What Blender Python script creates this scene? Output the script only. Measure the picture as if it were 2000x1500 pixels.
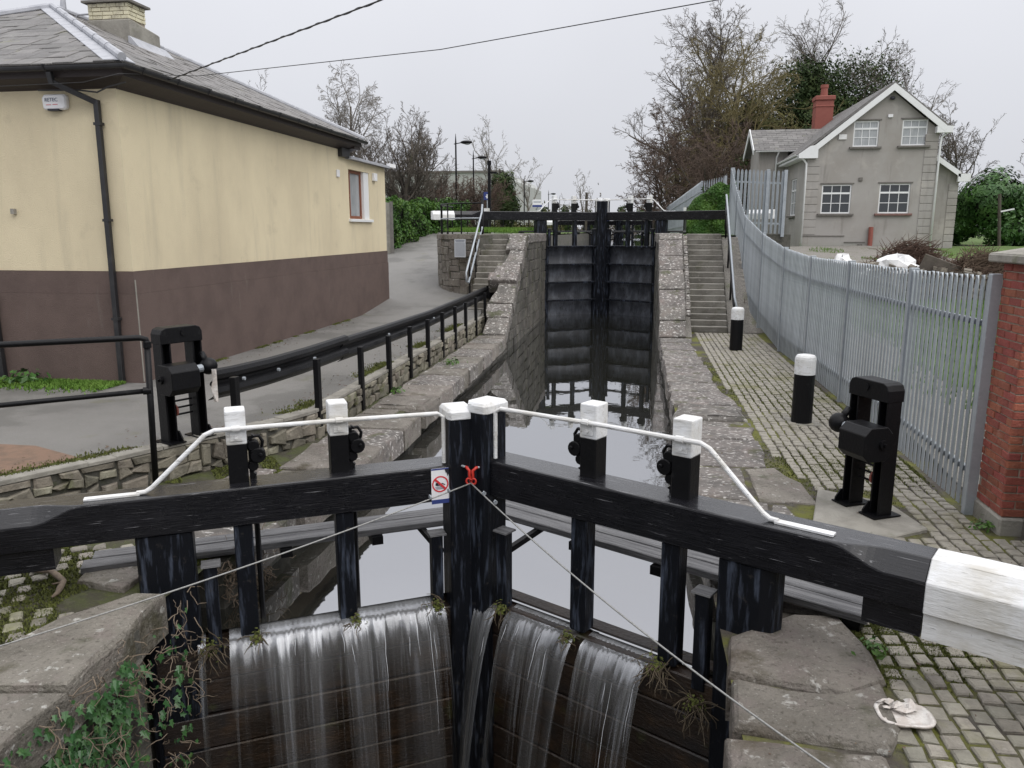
import bpy, bmesh, math, random
import numpy as np
from math import sin, cos, pi, radians, sqrt
from mathutils import Vector
for o in list(bpy.data.objects): bpy.data.objects.remove(o)
SC = bpy.context.scene; C = SC.collection
H = 2.75
# ---------------------------------------------------------------- camera
cd = bpy.data.cameras.new("camera"); cam = bpy.data.objects.new("camera", cd); C.objects.link(cam)
cd.sensor_width = 36; cd.sensor_fit = 'HORIZONTAL'; cd.lens = 1520 / 2000 * 36; cd.clip_end = 3000; cd.clip_start = .05
cam.location = (0, 0, H); cam.rotation_euler = (pi/2 - math.atan(300/1520), 0, radians(9)); SC.camera = cam
# ---------------------------------------------------------------- sky: even overcast
w = bpy.data.worlds.new("World"); SC.world = w; w.use_nodes = True
nt = w.node_tree; nt.nodes.clear(); N = nt.nodes.new; Lk = nt.links.new
out = N('ShaderNodeOutputWorld'); mx = N('ShaderNodeMixShader'); b1 = N('ShaderNodeBackground'); b2 = N('ShaderNodeBackground')
sk = N('ShaderNodeTexSky'); sk.sky_type = 'NISHITA'; sk.sun_disc = False
SUN_EL, SUN_AZ = radians(50), radians(126)
sk.sun_elevation = SUN_EL; sk.sun_rotation = SUN_AZ; sk.air_density = 1; sk.dust_density = 4
b1.inputs[1].default_value = .08; Lk(sk.outputs[0], b1.inputs[0])
tc = N('ShaderNodeTexCoord'); sp = N('ShaderNodeSeparateXYZ'); Lk(tc.outputs['Generated'], sp.inputs[0])
rp = N('ShaderNodeValToRGB'); Lk(sp.outputs[2], rp.inputs[0])     # an overcast sky: the zenith brighter than the horizon
e = rp.color_ramp.elements; e[0].position = 0; e[0].color = (.67, .685, .735, 1); e[1].position = 1; e[1].color = (1.90, 1.90, 1.96, 1)
m_ = e.new(.35); m_.color = (.90, .91, .965, 1)
nz = N('ShaderNodeTexNoise'); nz.inputs['Scale'].default_value = 2.2; nz.inputs['Detail'].default_value = 4; Lk(tc.outputs['Generated'], nz.inputs[0])
mr = N('ShaderNodeMapRange'); mr.inputs[1].default_value = .3; mr.inputs[2].default_value = .7; mr.inputs[3].default_value = .96; mr.inputs[4].default_value = 1.04
Lk(nz.outputs[0], mr.inputs[0])
vm = N('ShaderNodeVectorMath'); vm.operation = 'SCALE'; Lk(rp.outputs[0], vm.inputs[0]); Lk(mr.outputs[0], vm.inputs['Scale'])
Lk(vm.outputs[0], b2.inputs[0]); b2.inputs[1].default_value = 1.0
mx.inputs[0].default_value = .94; Lk(b1.outputs[0], mx.inputs[1]); Lk(b2.outputs[0], mx.inputs[2]); Lk(mx.outputs[0], out.inputs[0])
sd = bpy.data.lights.new("sun", 'SUN'); sd.energy = 1.5; sd.angle = radians(55); sd.color = (1, .97, .93)
so = bpy.data.objects.new("sun", sd); C.objects.link(so)
sv = Vector((sin(SUN_AZ)*cos(SUN_EL), cos(SUN_AZ)*cos(SUN_EL), sin(SUN_EL))); so.rotation_euler = sv.to_track_quat('Z', 'Y').to_euler()
vs = SC.view_settings; vs.view_transform = 'Standard'; vs.look = 'None'; vs.exposure = 0; vs.gamma = 1; vs.use_curve_mapping = False
SC.render.resolution_x = 1024; SC.render.resolution_y = 768
SC.cycles.max_bounces = 8; SC.cycles.transparent_max_bounces = 24
# ---------------------------------------------------------------- materials
def col(c): return (c[0], c[1], c[2], 1)
def mat(name, base, layers=(), rough=.75, bump=0, bscale=30, bstretch=(1, 1, 1), objvar=0, hue=0, metal=0, spec=.5, rvar=0, coat=0, bdist=.02, wet=0):
    m = bpy.data.materials.new(name); m.use_nodes = True; t = m.node_tree; n = t.nodes.new; l = t.links.new
    p = t.nodes['Principled BSDF']; tx = n('ShaderNodeTexCoord')
    def noise(scale, stretch=(1, 1, 1), det=6, kind='noise'):
        mp = n('ShaderNodeMapping'); mp.inputs['Scale'].default_value = stretch; l(tx.outputs['Object'], mp.inputs[0])
        if kind == 'vor':
            q = n('ShaderNodeTexVoronoi'); q.inputs['Scale'].default_value = scale; l(mp.outputs[0], q.inputs[0]); return q.outputs['Distance']
        q = n('ShaderNodeTexNoise'); q.inputs['Scale'].default_value = scale; q.inputs['Detail'].default_value = det; q.inputs['Roughness'].default_value = .62
        l(mp.outputs[0], q.inputs[0]); return q.outputs[0]
    cur = n('ShaderNodeRGB'); cur.outputs[0].default_value = col(base); cur = cur.outputs[0]
    for L in layers:
        c, sc, lo, hi, fac = L[:5]; st = L[5] if len(L) > 5 else (1, 1, 1); kd = L[6] if len(L) > 6 else 'noise'
        q = n('ShaderNodeMapRange'); q.inputs[1].default_value = lo; q.inputs[2].default_value = hi; q.inputs[4].default_value = fac
        l(noise(sc, st, 6, kd), q.inputs[0])
        x = n('ShaderNodeMix'); x.data_type = 'RGBA'; l(q.outputs[0], x.inputs[0]); l(cur, x.inputs[6]); x.inputs[7].default_value = col(c); cur = x.outputs[2]
    if objvar or hue:
        oi = n('ShaderNodeObjectInfo'); hs = n('ShaderNodeHueSaturation'); a = n('ShaderNodeMapRange'); l(oi.outputs['Random'], a.inputs[0])
        a.inputs[3].default_value = 1 - objvar; a.inputs[4].default_value = 1 + objvar; l(a.outputs[0], hs.inputs['Value'])
        if hue:
            wn = n('ShaderNodeTexWhiteNoise'); wn.noise_dimensions = '1D'; l(oi.outputs['Random'], wn.inputs['W'])
            b = n('ShaderNodeMapRange'); l(wn.outputs[0], b.inputs[0]); b.inputs[3].default_value = .5 - hue; b.inputs[4].default_value = .5 + hue; l(b.outputs[0], hs.inputs['Hue'])
        l(cur, hs.inputs['Color']); cur = hs.outputs[0]
    l(cur, p.inputs['Base Color']); p.inputs['Roughness'].default_value = rough; p.inputs['Metallic'].default_value = metal
    p.inputs['Specular IOR Level'].default_value = spec; p.inputs['Coat Weight'].default_value = coat; p.inputs['Coat Roughness'].default_value = .18
    if rvar:
        q = n('ShaderNodeMapRange'); q.inputs[1].default_value = .35; q.inputs[2].default_value = .65; q.inputs[3].default_value = rough - rvar; q.inputs[4].default_value = rough + rvar
        l(noise(7), q.inputs[0]); l(q.outputs[0], p.inputs['Roughness'])
    if wet:                                                    # rain lies on the faces that look up
        ge = n('ShaderNodeNewGeometry'); sx = n('ShaderNodeSeparateXYZ'); l(ge.outputs['True Normal'], sx.inputs[0]); q = n('ShaderNodeMapRange'); q.inputs[1].default_value = .3; q.inputs[2].default_value = .9; q.inputs[3].default_value = coat; q.inputs[4].default_value = wet; l(sx.outputs[2], q.inputs[0]); l(q.outputs[0], p.inputs['Coat Weight'])
    if bump:
        bp = n('ShaderNodeBump'); bp.inputs['Strength'].default_value = bump; bp.inputs['Distance'].default_value = bdist
        l(noise(bscale, bstretch, 8), bp.inputs['Height']); l(bp.outputs[0], p.inputs['Normal'])
    return m
GR = (.035, .035, .03)
MOSS = (.09, .10, .022); MOSSG = (.055, .10, .02)
M = {}
M['beam'] = mat('wet_black_paint', (.005, .005, .007), [((.014, .014, .018), 3, .45, .7, .6, (1, 3, 3)), ((.20, .20, .21), 5, .635, .665, .8, (.5, 14, 14)), ((.13, .13, .14), 3, .66, .70, .8, (.8, 5, 16))], .30, .5, 16, (.25, 7, 7), spec=.20, rvar=.08, coat=.12, wet=1.0)
M['gate'] = mat('weathered_black_gate', (.006, .007, .010), [((.075, .09, .125), 5, .52, .68, .75, (4, 4, .5)), ((.06, .055, .05), 11, .62, .72, .6)], .42, .4, 20, (3, 3, .4), spec=.2)
M['black'] = mat('black_gloss_metal', (.005, .005, .006), [((.03, .03, .03), 12, .62, .72, .5)], .42, .2, 30, spec=.22)
M['gutter'] = mat('black_gutter', (.016, .016, .018), [((.05, .05, .05), 6, .5, .75, .5)], .45, .1, 20)
M['fascia'] = mat('dark_brown_board', (.028, .019, .017), [((.05, .04, .036), 6, .5, .75, .5)], .6, .2, 20)
M['white'] = mat('white_gate_paint', (.74, .75, .76), [((.46, .45, .42), 7, .52, .66, .6, (.6, 3, 3)), ((.08, .08, .08), 7, .64, .665, .85, (.5, 6, 9)), ((.50, .47, .40), 2.2, .48, .66, .6), ((.12, .115, .10), 20, .70, .73, .8)], .5, .35, 18, (.6, 3, 3))
M['whitep'] = mat('white_plastic', (.78, .78, .79), [((.55, .54, .52), 4, .5, .75, .4)], .4)
M['stone'] = mat('weathered_limestone', (.225, .205, .178), [((.13, .118, .10), 1.8, .40, .62, .8), ((.20, .17, .155), 4, .5, .65, .7), ((.46, .45, .42), 9, .60, .66, .8), ((.055, .06, .03), 2.2, .57, .68, .75), ((.40, .38, .34), 60, .60, .70, .7), ((.075, .068, .055), 28, .56, .66, .7), ((.10, .075, .055), 1.1, .55, .68, .6)], .74, 1, 26, objvar=.14, hue=.01, spec=.3, bdist=.035)
M['stoneb'] = mat('speckled_coping', (.172, .156, .142), [((.09, .083, .076), 2.2, .42, .62, .85), ((.20, .165, .145), 3, .52, .66, .6), ((.52, .50, .47), 13, .56, .62, .9, (1, 1.7, 1)), ((.07, .065, .058), 7, .58, .66, .7), ((.06, .065, .025), 2.6, .57, .66, .75)], .7, .9, 26, objvar=.12, hue=.012, spec=.35)
M['wallst'] = mat('damp_wall_stone', (.105, .098, .085), [((.045, .043, .038), 2.5, .40, .62, .85), ((.19, .18, .155), 6, .56, .70, .7), ((.075, .08, .03), 3.2, .56, .68, .65), ((.34, .33, .29), 30, .67, .72, .7)], .75, 1, 18, objvar=.22, hue=.015, spec=.35)
M['rubble'] = mat('rubble_stone', (.23, .21, .165), [((.12, .11, .09), 4, .42, .62, .8), ((.35, .33, .27), 9, .56, .7, .6), ((.09, .10, .03), 3, .58, .7, .7)], .8, 1, 22, objvar=.25, hue=.02, spec=.3)
M['mortar'] = mat('dark_mortar', (.105, .10, .085), [((.05, .05, .042), 6, .45, .62, .8), ((.07, .08, .025), 3, .55, .68, .7)], .9, .8, 30)
M['cobble'] = mat('sett_stone', (.29, .27, .225), [((.18, .165, .14), 6, .45, .65, .8), ((.36, .34, .295), 14, .56, .7, .6), ((.15, .145, .04), 1.1, .54, .66, .65)], .62, .8, 30, objvar=.26, hue=.018, spec=.45)
M['joint'] = mat('mossy_joint_soil', (.062, .052, .042), [((.10, .095, .08), 12, .48, .66, .7), ((.12, .125, .018), 1.3, .46, .58, .95), ((.03, .027, .02), 20, .58, .68, .7)], .9, 1, 35)
M['mossl'] = mat('moss', (.105, .12, .026), [((.15, .17, .035), 9, .45, .62, .8), ((.035, .035, .014), 14, .55, .68, .8)], .95, 1, 40, bdist=.04)
M['soil'] = mat('mossy_bank_soil', (.05, .044, .03), [((.06, .07, .02), 2, .46, .60, .95), ((.10, .11, .03), 30, .55, .68, .7), ((.11, .10, .08), 7, .55, .7, .7)], .92, 1, 25)
M['asph'] = mat('wet_asphalt', (.19, .184, .174), [((.13, .126, .118), .7, .42, .62, .55), ((.30, .29, .27), 90, .56, .66, .7), ((.11, .108, .10), .35, .52, .56, .5), ((.06, .06, .055), 160, .58, .7, .6), ((.12, .12, .05), 1.1, .62, .72, .45)], .62, .35, 180, spec=.4)
M['slabp'] = mat('brown_paving', (.20, .125, .085), [((.12, .085, .06), 6, .45, .65, .7)], .7, .5, 40)
M['cream'] = mat('cream_render', (.72, .63, .44), [((.58, .50, .35), .6, .40, .66, .7, (1, 1, .6)), ((.42, .37, .27), 1.1, .54, .80, .5, (2.2, 2.2, .3)), ((.36, .31, .22), .9, .60, .74, .4), ((.42, .36, .24), 40, .60, .72, .3)], .85, .7, 70, spec=.2)
M['brown'] = mat('brown_plinth', (.135, .098, .086), [((.10, .073, .065), 1.6, .42, .65, .7), ((.17, .145, .13), 3, .62, .76, .5, (3, 3, .4)), ((.07, .05, .048), 40, .58, .7, .4)], .8, .7, 70, spec=.25)
M['steps'] = mat('step_stone', (.30, .285, .255), [((.17, .16, .14), 3, .42, .62, .8), ((.42, .40, .36), 12, .56, .68, .7), ((.12, .12, .07), 2.4, .58, .70, .6)], .75, .8, 24, objvar=.12)
M['slate'] = mat('roof_slate', (.155, .148, .142), [((.095, .09, .085), 5, .42, .62, .6), ((.26, .25, .23), 14, .58, .7, .5), ((.16, .16, .08), 3, .62, .72, .5)], .6, .5, 20, objvar=.2, hue=.02)
M['lead'] = mat('lead_flashing', (.40, .41, .44), [((.26, .27, .30), 5, .45, .65, .6), ((.55, .56, .58), 12, .58, .7, .5)], .5, .3, 15)
M['cement'] = mat('weathered_cement', (.30, .285, .25), [((.16, .15, .13), 2.5, .42, .62, .7), ((.12, .13, .06), 3, .6, .72, .5)], .85, .6, 30)
M['creambrick'] = mat('painted_brick', (.62, .58, .42), [((.34, .31, .24), 8, .52, .66, .7)], .8, .5, 30, objvar=.1)
M['terra'] = mat('terracotta', (.25, .075, .055), [((.22, .06, .045), 6, .45, .65, .6)], .7, .3, 30)
M['wood'] = mat('brown_window_wood', (.23, .075, .035), [((.15, .045, .025), 8, .45, .65, .6, (4, 4, .5))], .4, .2, 20)
M['glass'] = mat('window_glass', (.03, .035, .04), [], .05, spec=.8)
M['glassl'] = mat('curtained_glass', (.30, .32, .33), [((.45, .46, .47), 9, .45, .6, .8, (6, 6, .3))], .12, spec=.8)
M['curtain'] = mat('white_curtain', (.72, .73, .74), [((.5, .5, .52), 14, .45, .6, .7, (8, 8, .2))], .8)
M['galv'] = mat('galvanised_steel', (.37, .40, .43), [((.29, .32, .35), 5, .42, .62, .6), ((.48, .51, .54), 30, .58, .7, .5), ((.30, .28, .25), 3, .66, .74, .4)], .45, .12, 40, metal=.35, objvar=.1)
M['brick'] = mat('red_brick', (.30, .085, .055), [((.20, .055, .04), 9, .45, .65, .7), ((.40, .16, .12), 20, .56, .7, .5), ((.48, .38, .33), 2.4, .63, .72, .6)], .8, .7, 40, objvar=.18, hue=.012)
M['bmort'] = mat('brick_mortar', (.36, .31, .25), [((.22, .19, .15), 8, .45, .65, .7)], .9, .6, 40)
M['render'] = mat('grey_render', (.36, .345, .325), [((.30, .28, .255), .55, .42, .62, .75), ((.47, .44, .40), .9, .54, .68, .6), ((.19, .175, .16), 1.6, .57, .72, .55, (2, 2, .3)), ((.26, .24, .22), 30, .58, .72, .3)], .88, .5, 50, spec=.2)
M['sill'] = mat('dark_sill', (.16, .15, .135), [((.09, .085, .08), 8, .45, .65, .6)], .8, .4, 30)
M['upvc'] = mat('white_upvc', (.76, .77, .77), [((.55, .54, .5), 3, .55, .75, .4)], .4)
M['grass'] = mat('grass_blades', (.085, .17, .025), [((.13, .22, .04), 2, .42, .62, .8), ((.16, .16, .06), 5, .60, .72, .6)], .7, spec=.2)
M['lawn'] = mat('lawn_ground', (.065, .105, .022), [((.095, .16, .03), 1.4, .42, .62, .8), ((.12, .10, .06), 3.3, .60, .70, .7)], .95, 1, 30)
M['gravel'] = mat('grey_gravel', (.24, .225, .20), [((.12, .11, .10), 30, .45, .62, .8), ((.36, .34, .31), 45, .56, .68, .7), ((.09, .11, .03), 1.6, .58, .68, .6)], .9, 1, 45)
M['ivy'] = mat('ivy_leaf', (.022, .070, .020), [((.05, .115, .035), 6, .45, .65, .8), ((.10, .13, .04), 11, .6, .72, .6)], .42, objvar=.3, hue=.035)
M['hedge'] = mat('hedge_leaf', (.045, .115, .018), [((.10, .19, .03), 1.6, .44, .62, .85), ((.025, .06, .015), 3, .52, .68, .7)], .5, spec=.35)
M['conif'] = mat('conifer_leaf', (.028, .048, .016), [((.055, .075, .022), 1.2, .44, .62, .8)], .7, spec=.2)
M['olive'] = mat('olive_leaf', (.058, .062, .020), [((.095, .088, .03), .7, .44, .62, .8), ((.03, .036, .014), 1.6, .5, .68, .7)], .75, spec=.2)
M['laurel'] = mat('laurel_leaf', (.04, .105, .024), [((.075, .16, .035), .9, .42, .62, .8), ((.018, .04, .012), 1.5, .54, .68, .8)], .4, spec=.4)
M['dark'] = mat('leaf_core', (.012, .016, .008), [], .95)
M['bark'] = mat('grey_bark', (.085, .072, .058), [((.05, .042, .035), 4, .45, .65, .7), ((.10, .105, .045), 2, .55, .7, .6)], .9, .6, 20)
M['sillr'] = mat('red_sill', (.20, .11, .095), [((.12, .08, .07), 8, .45, .65, .6)], .8)
M['twig'] = mat('bare_twig', (.115, .098, .082), [((.14, .12, .10), 1.2, .45, .65, .7)], .9)
M['twigy'] = mat('lichen_twig', (.17, .14, .06), [((.10, .09, .05), 1.2, .45, .65, .7)], .9)
M['twigr'] = mat('russet_twig', (.115, .08, .062), [((.08, .06, .046), 1.2, .45, .65, .7)], .9)
M['twigl'] = mat('pale_twig', (.22, .205, .185), [((.13, .11, .095), 1.2, .45, .65, .7)], .9)
M['root'] = mat('dry_stem', (.21, .165, .12), [((.12, .09, .07), 8, .45, .65, .7)], .9)
M['drift'] = mat('wet_reeds', (.095, .072, .045), [((.05, .04, .025), 12, .45, .65, .7)], .8)
M['board'] = mat('wet_gate_board', (.020, .013, .010), [((.048, .028, .015), 1.6, .50, .66, .8, (1, 1, 3)), ((.014, .012, .012), 4, .5, .66, .8), ((.045, .05, .018), 3, .6, .7, .7)], .35, .7, 16, (1, 1, 3))
M['plank'] = mat('worn_grey_plank', (.17, .17, .175), [((.05, .05, .055), 5, .42, .62, .8, (.3, 6, 6)), ((.24, .24, .24), 8, .56, .70, .8, (.4, 6, 6))], .55, .8, 12, (.4, 8, 8))
M['panel'] = mat('blue_black_steel', (.026, .029, .038), [((.095, .105, .125), 2.0, .44, .64, .85, (2, 2, .8)), ((.010, .010, .012), 5, .55, .66, .8, (3, 3, .8)), ((.09, .06, .05), 12, .68, .74, .5)], .5, .3, 20)
M['red'] = mat('red_paint', (.52, .035, .022), [((.35, .02, .015), 30, .5, .65, .6)], .4)
M['steel'] = mat('dull_steel_rope', (.30, .30, .29), [((.16, .16, .15), 60, .5, .62, .7)], .5, metal=.3)
M['blue'] = mat('sign_blue', (.035, .055, .21), [], .5)
M['signw'] = mat('sign_white', (.80, .80, .82), [((.62, .61, .6), 6, .55, .72, .5)], .45)
M['signb'] = mat('sign_black', (.02, .02, .03), [], .5)
M['signr'] = mat('sign_red', (.62, .04, .05), [], .5)
M['signg'] = mat('sign_grey', (.50, .53, .57), [((.40, .43, .47), 5, .5, .7, .5)], .5)
M['textg'] = mat('sign_text', (.16, .18, .24), [], .6)
M['bag'] = mat('white_sack', (.80, .80, .80), [((.6, .6, .58), 5, .5, .66, .6)], .6, .4, 12)
M['film'] = mat('torn_plastic', (.55, .50, .46), [((.72, .70, .67), 14, .45, .62, .8), ((.36, .32, .28), 24, .56, .68, .5)], .3, .5, 25)
M['clad'] = mat('grey_cladding', (.36, .37, .35), [((.30, .31, .30), .2, .45, .6, .6)], .6)
M['haybr'] = mat('dead_brush', (.14, .10, .07), [((.09, .05, .04), 1.5, .45, .6, .8)], .9)
M['earth'] = mat('brown_earth', (.13, .095, .065), [((.08, .055, .04), 4, .42, .62, .8), ((.22, .19, .15), 12, .58, .68, .7)], .95, 1, 14, bdist=.06)
M['brushr'] = mat('dark_red_brush', (.10, .062, .045), [], .9)
def water_mat(name, deep, lo, rough=.015, bump=.03):
    m = bpy.data.materials.new(name); m.use_nodes = True; t = m.node_tree; n = t.nodes.new; l = t.links.new; t.nodes.clear()
    o = n('ShaderNodeOutputMaterial'); d = n('ShaderNodeBsdfDiffuse'); d.inputs[0].default_value = col(deep); g = n('ShaderNodeBsdfGlossy'); g.inputs['Roughness'].default_value = rough
    g.inputs[0].default_value = (.93, .94, .97, 1)
    x = n('ShaderNodeMixShader'); f = n('ShaderNodeFresnel'); f.inputs[0].default_value = 1.45
    q = n('ShaderNodeMapRange'); q.inputs[3].default_value = lo; q.inputs[4].default_value = 1
    tx = n('ShaderNodeTexCoord'); z = n('ShaderNodeTexNoise'); z.inputs['Scale'].default_value = 1.6; z.inputs['Detail'].default_value = 3; l(tx.outputs['Object'], z.inputs[0])
    b = n('ShaderNodeBump'); b.inputs['Strength'].default_value = bump; b.inputs['Distance'].default_value = .05; l(z.outputs[0], b.inputs['Height'])
    for s in (d, g, f): l(b.outputs[0], s.inputs['Normal'])
    l(f.outputs[0], q.inputs[0]); l(q.outputs[0], x.inputs[0]); l(d.outputs[0], x.inputs[1]); l(g.outputs[0], x.inputs[2]); l(x.outputs[0], o.inputs[0])
    return m
M['water'] = water_mat('canal_water', (.022, .022, .017), .42)
def fall_mat():
    m = bpy.data.materials.new('falling_water'); m.use_nodes = True; t = m.node_tree; n = t.nodes.new; l = t.links.new; t.nodes.clear()
    o = n('ShaderNodeOutputMaterial'); uv = n('ShaderNodeUVMap')
    def ns(sx, sy, sc, det):
        mp = n('ShaderNodeMapping'); mp.inputs['Scale'].default_value = (sx, sy, 1); l(uv.outputs[0], mp.inputs[0])
        q = n('ShaderNodeTexNoise'); q.inputs['Scale'].default_value = sc; q.inputs['Detail'].default_value = det; l(mp.outputs[0], q.inputs[0]); return q.outputs[0]
    def rng(v, a, b, c, d):
        q = n('ShaderNodeMapRange'); q.inputs[1].default_value = a; q.inputs[2].default_value = b; q.inputs[3].default_value = c; q.inputs[4].default_value = d; l(v, q.inputs[0]); return q.outputs[0]
    def op(k, a, b=None):
        q = n('ShaderNodeMath'); q.operation = k; q.use_clamp = True; l(a, q.inputs[0])
        if isinstance(b, float): q.inputs[1].default_value = b
        elif b is not None: l(b, q.inputs[1])
        return q.outputs[0]
    sep = n('ShaderNodeSeparateXYZ'); l(uv.outputs[0], sep.inputs[0])
    top = rng(sep.outputs[1], .0, .5, 1, 0)
    streak = rng(ns(16, .5, 1.0, 3), .50, .74, 0, 1); fine = rng(ns(75, 1.3, 1.0, 2), .55, .70, 0, 1); broad = rng(ns(3.2, .35, 1.0, 2), .42, .62, 0, 1)
    ends = rng(ns(40, 0.05, 1.0, 1), .35, .65, .12, 1.0)          # each thread breaks up at its own height
    cut = n('ShaderNodeMath'); cut.operation = 'LESS_THAN'; l(sep.outputs[1], cut.inputs[0]); l(ends, cut.inputs[1])
    thr = op('MULTIPLY', op('MAXIMUM', streak, op('MULTIPLY', fine, .8)), op('MAXIMUM', cut.outputs[0], op('MULTIPLY', broad, .5)))
    al = op('ADD', op('ADD', op('MULTIPLY', thr, .24), op('MULTIPLY', top, .40)), op('MULTIPLY', broad, .17))
    al = op('MINIMUM', al, .78)
    tr = n('ShaderNodeBsdfTransparent'); tr.inputs[0].default_value = (.90, .86, .80, 1)
    df = n('ShaderNodeBsdfDiffuse'); df.inputs[0].default_value = (.42, .43, .44, 1); gl = n('ShaderNodeBsdfGlossy'); gl.inputs['Roughness'].default_value = .22; gl.inputs[0].default_value = (.7, .72, .76, 1)
    x = n('ShaderNodeMixShader'); x.inputs[0].default_value = .5; l(df.outputs[0], x.inputs[1]); l(gl.outputs[0], x.inputs[2])
    y = n('ShaderNodeMixShader'); l(al, y.inputs[0]); l(tr.outputs[0], y.inputs[1]); l(x.outputs[0], y.inputs[2]); l(y.outputs[0], o.inputs[0])
    return m
M['fall'] = fall_mat()
M['strand'] = mat('white_water', (.72, .74, .78), [], .25)
# ---------------------------------------------------------------- mesh helpers
BASE = {}
def V3(*a): return Vector(a)
class MB:
    def __init__(s): s.v = []; s.f = []
    def add(s, vs_, fs):
        o = len(s.v); s.v += [tuple(v) for v in vs_]; s.f += [tuple(i + o for i in f) for f in fs]; return s
    def hexa(s, b, t):
        n = len(b); return s.add(list(b) + list(t), [tuple(range(n))[::-1], tuple(range(n, 2*n))] + [(i, (i+1) % n, n + (i+1) % n, n + i) for i in range(n)])
    def box(s, x0, x1, y0, y1, z0, z1): return s.hexa([(x0, y0, z0), (x1, y0, z0), (x1, y1, z0), (x0, y1, z0)], [(x0, y0, z1), (x1, y0, z1), (x1, y1, z1), (x0, y1, z1)])
    def obox(s, c, ax, ay, az):
        c, ax, ay, az = map(Vector, (c, ax, ay, az))
        return s.hexa([c-ax-ay-az, c+ax-ay-az, c+ax+ay-az, c-ax+ay-az], [c-ax-ay+az, c+ax-ay+az, c+ax+ay+az, c-ax+ay+az])
    def bar(s, p, q, w_, h, up=(0, 0, 1)):
        p, q = Vector(p), Vector(q); d = (q - p); u = Vector(up); sd_ = d.cross(u).normalized() * w_ / 2; uu = sd_.cross(d).normalized() * h / 2
        return s.obox((p + q) / 2, d / 2, sd_, uu)
    def tube(s, pts, r, n=8, cap=True):
        pts = [Vector(p) for p in pts]; R = r if isinstance(r, (list, tuple)) else [r] * len(pts); o = len(s.v); ref = None
        for i, p in enumerate(pts):
            a = pts[max(i-1, 0)]; b = pts[min(i+1, len(pts)-1)]; d = (b - a).normalized()
            if ref is None: ref = Vector((0, 0, 1)) if abs(d.z) < .9 else Vector((1, 0, 0))
            x = d.cross(ref).normalized(); y = x.cross(d).normalized(); ref = y
            for k in range(n):
                t = 2 * pi * k / n + pi / n; s.v.append(tuple(p + (x * cos(t) + y * sin(t)) * R[i]))
        for i in range(len(pts)-1):
            for k in range(n): a = o + i*n; s.f.append((a + k, a + (k+1) % n, a + n + (k+1) % n, a + n + k))
        if cap: s.f.append(tuple(range(o, o+n))[::-1]); s.f.append(tuple(range(len(s.v)-n, len(s.v))))
        return s
    def prism(s, poly, ext): e_ = Vector(ext); P = [Vector(p) for p in poly]; return s.hexa(P, [p + e_ for p in P])
    def loft(s, secs, closed=True):
        n = len(secs[0]); o = len(s.v)
        for q in secs: s.v += [tuple(p) for p in q]
        for i in range(len(secs)-1):
            for k in range(n if closed else n-1): s.f.append((o+i*n+k, o+i*n+(k+1) % n, o+(i+1)*n+(k+1) % n, o+(i+1)*n+k))
        if closed: s.f.append(tuple(range(o, o+n))[::-1]); s.f.append(tuple(range(o+(len(secs)-1)*n, o+len(secs)*n)))
        return s
    def sphere(s, c, r, nu=12, nv=8, sc=(1, 1, 1)):
        c = Vector(c); secs = []
        for j in range(nv+1):
            t = pi * j / nv * .998 + .001; secs.append([c + Vector((r*sin(t)*cos(2*pi*k/nu)*sc[0], r*sin(t)*sin(2*pi*k/nu)*sc[1], r*cos(t)*sc[2])) for k in range(nu)])
        return s.loft(secs)
    def build(s, name, m, parent=None, bev=0, smooth=False, kind=None, label=None, cat=None, group=None, base=None, rec=True, seg=1):
        me = bpy.data.meshes.new(name)
        b = BASE[parent.name] if parent is not None else Vector(base or (0, 0, 0))
        me.from_pydata([(v[0]-b[0], v[1]-b[1], v[2]-b[2]) for v in s.v], [], s.f)
        if rec and len(s.f) < 60000:
            bm = bmesh.new(); bm.from_mesh(me); bmesh.ops.recalc_face_normals(bm, faces=bm.faces[:]); bm.to_mesh(me); bm.free()
        mm = M[m] if isinstance(m, str) else m; me.materials.append(mm)
        if smooth: me.polygons.foreach_set('use_smooth', [True] * len(me.polygons))
        o = bpy.data.objects.new(name, me); C.objects.link(o)
        if parent is not None: o.parent = parent
        else: o.location = b
        BASE[o.name] = b
        if bev:
            md = o.modifiers.new('bevel', 'BEVEL'); md.width = bev; md.segments = seg; md.limit_method = 'ANGLE'; md.angle_limit = radians(40)
        tag(o, label, cat, group, kind); return o
def tag(o, label=None, cat=None, group=None, kind=None):
    if label: o['label'] = label
    if cat: o['category'] = cat
    if group: o['group'] = group
    if kind: o['kind'] = kind
    return o
def thing(name, label, cat, loc=(0, 0, 0), group=None, rot=0, local=False, kind=None):
    o = bpy.data.objects.new(name, None); C.objects.link(o); o.location = loc; o.rotation_euler = (0, 0, rot); o.empty_display_size = .1
    BASE[o.name] = Vector((0, 0, 0)) if local else Vector(loc); return tag(o, label, cat, group, kind)
def dup(root, loc, rot=None, label=None, group=None, scale=None):
    r = root.copy(); C.objects.link(r); r.location = loc; BASE[r.name] = Vector(loc)
    if rot is not None: r.rotation_euler = (0, 0, rot)
    if scale: r.scale = scale
    if label: r['label'] = label
    if group: r['group'] = group
    for ch in list(root.children):
        c = ch.copy(); C.objects.link(c); c.parent = r
        for g in ch.children:
            d = g.copy(); C.objects.link(d); d.parent = c
    return r
def mcopy(o, loc, parent=None):
    c = o.copy(); C.objects.link(c); c.location = loc
    if parent is not None: c.parent = parent
    return c
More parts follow.
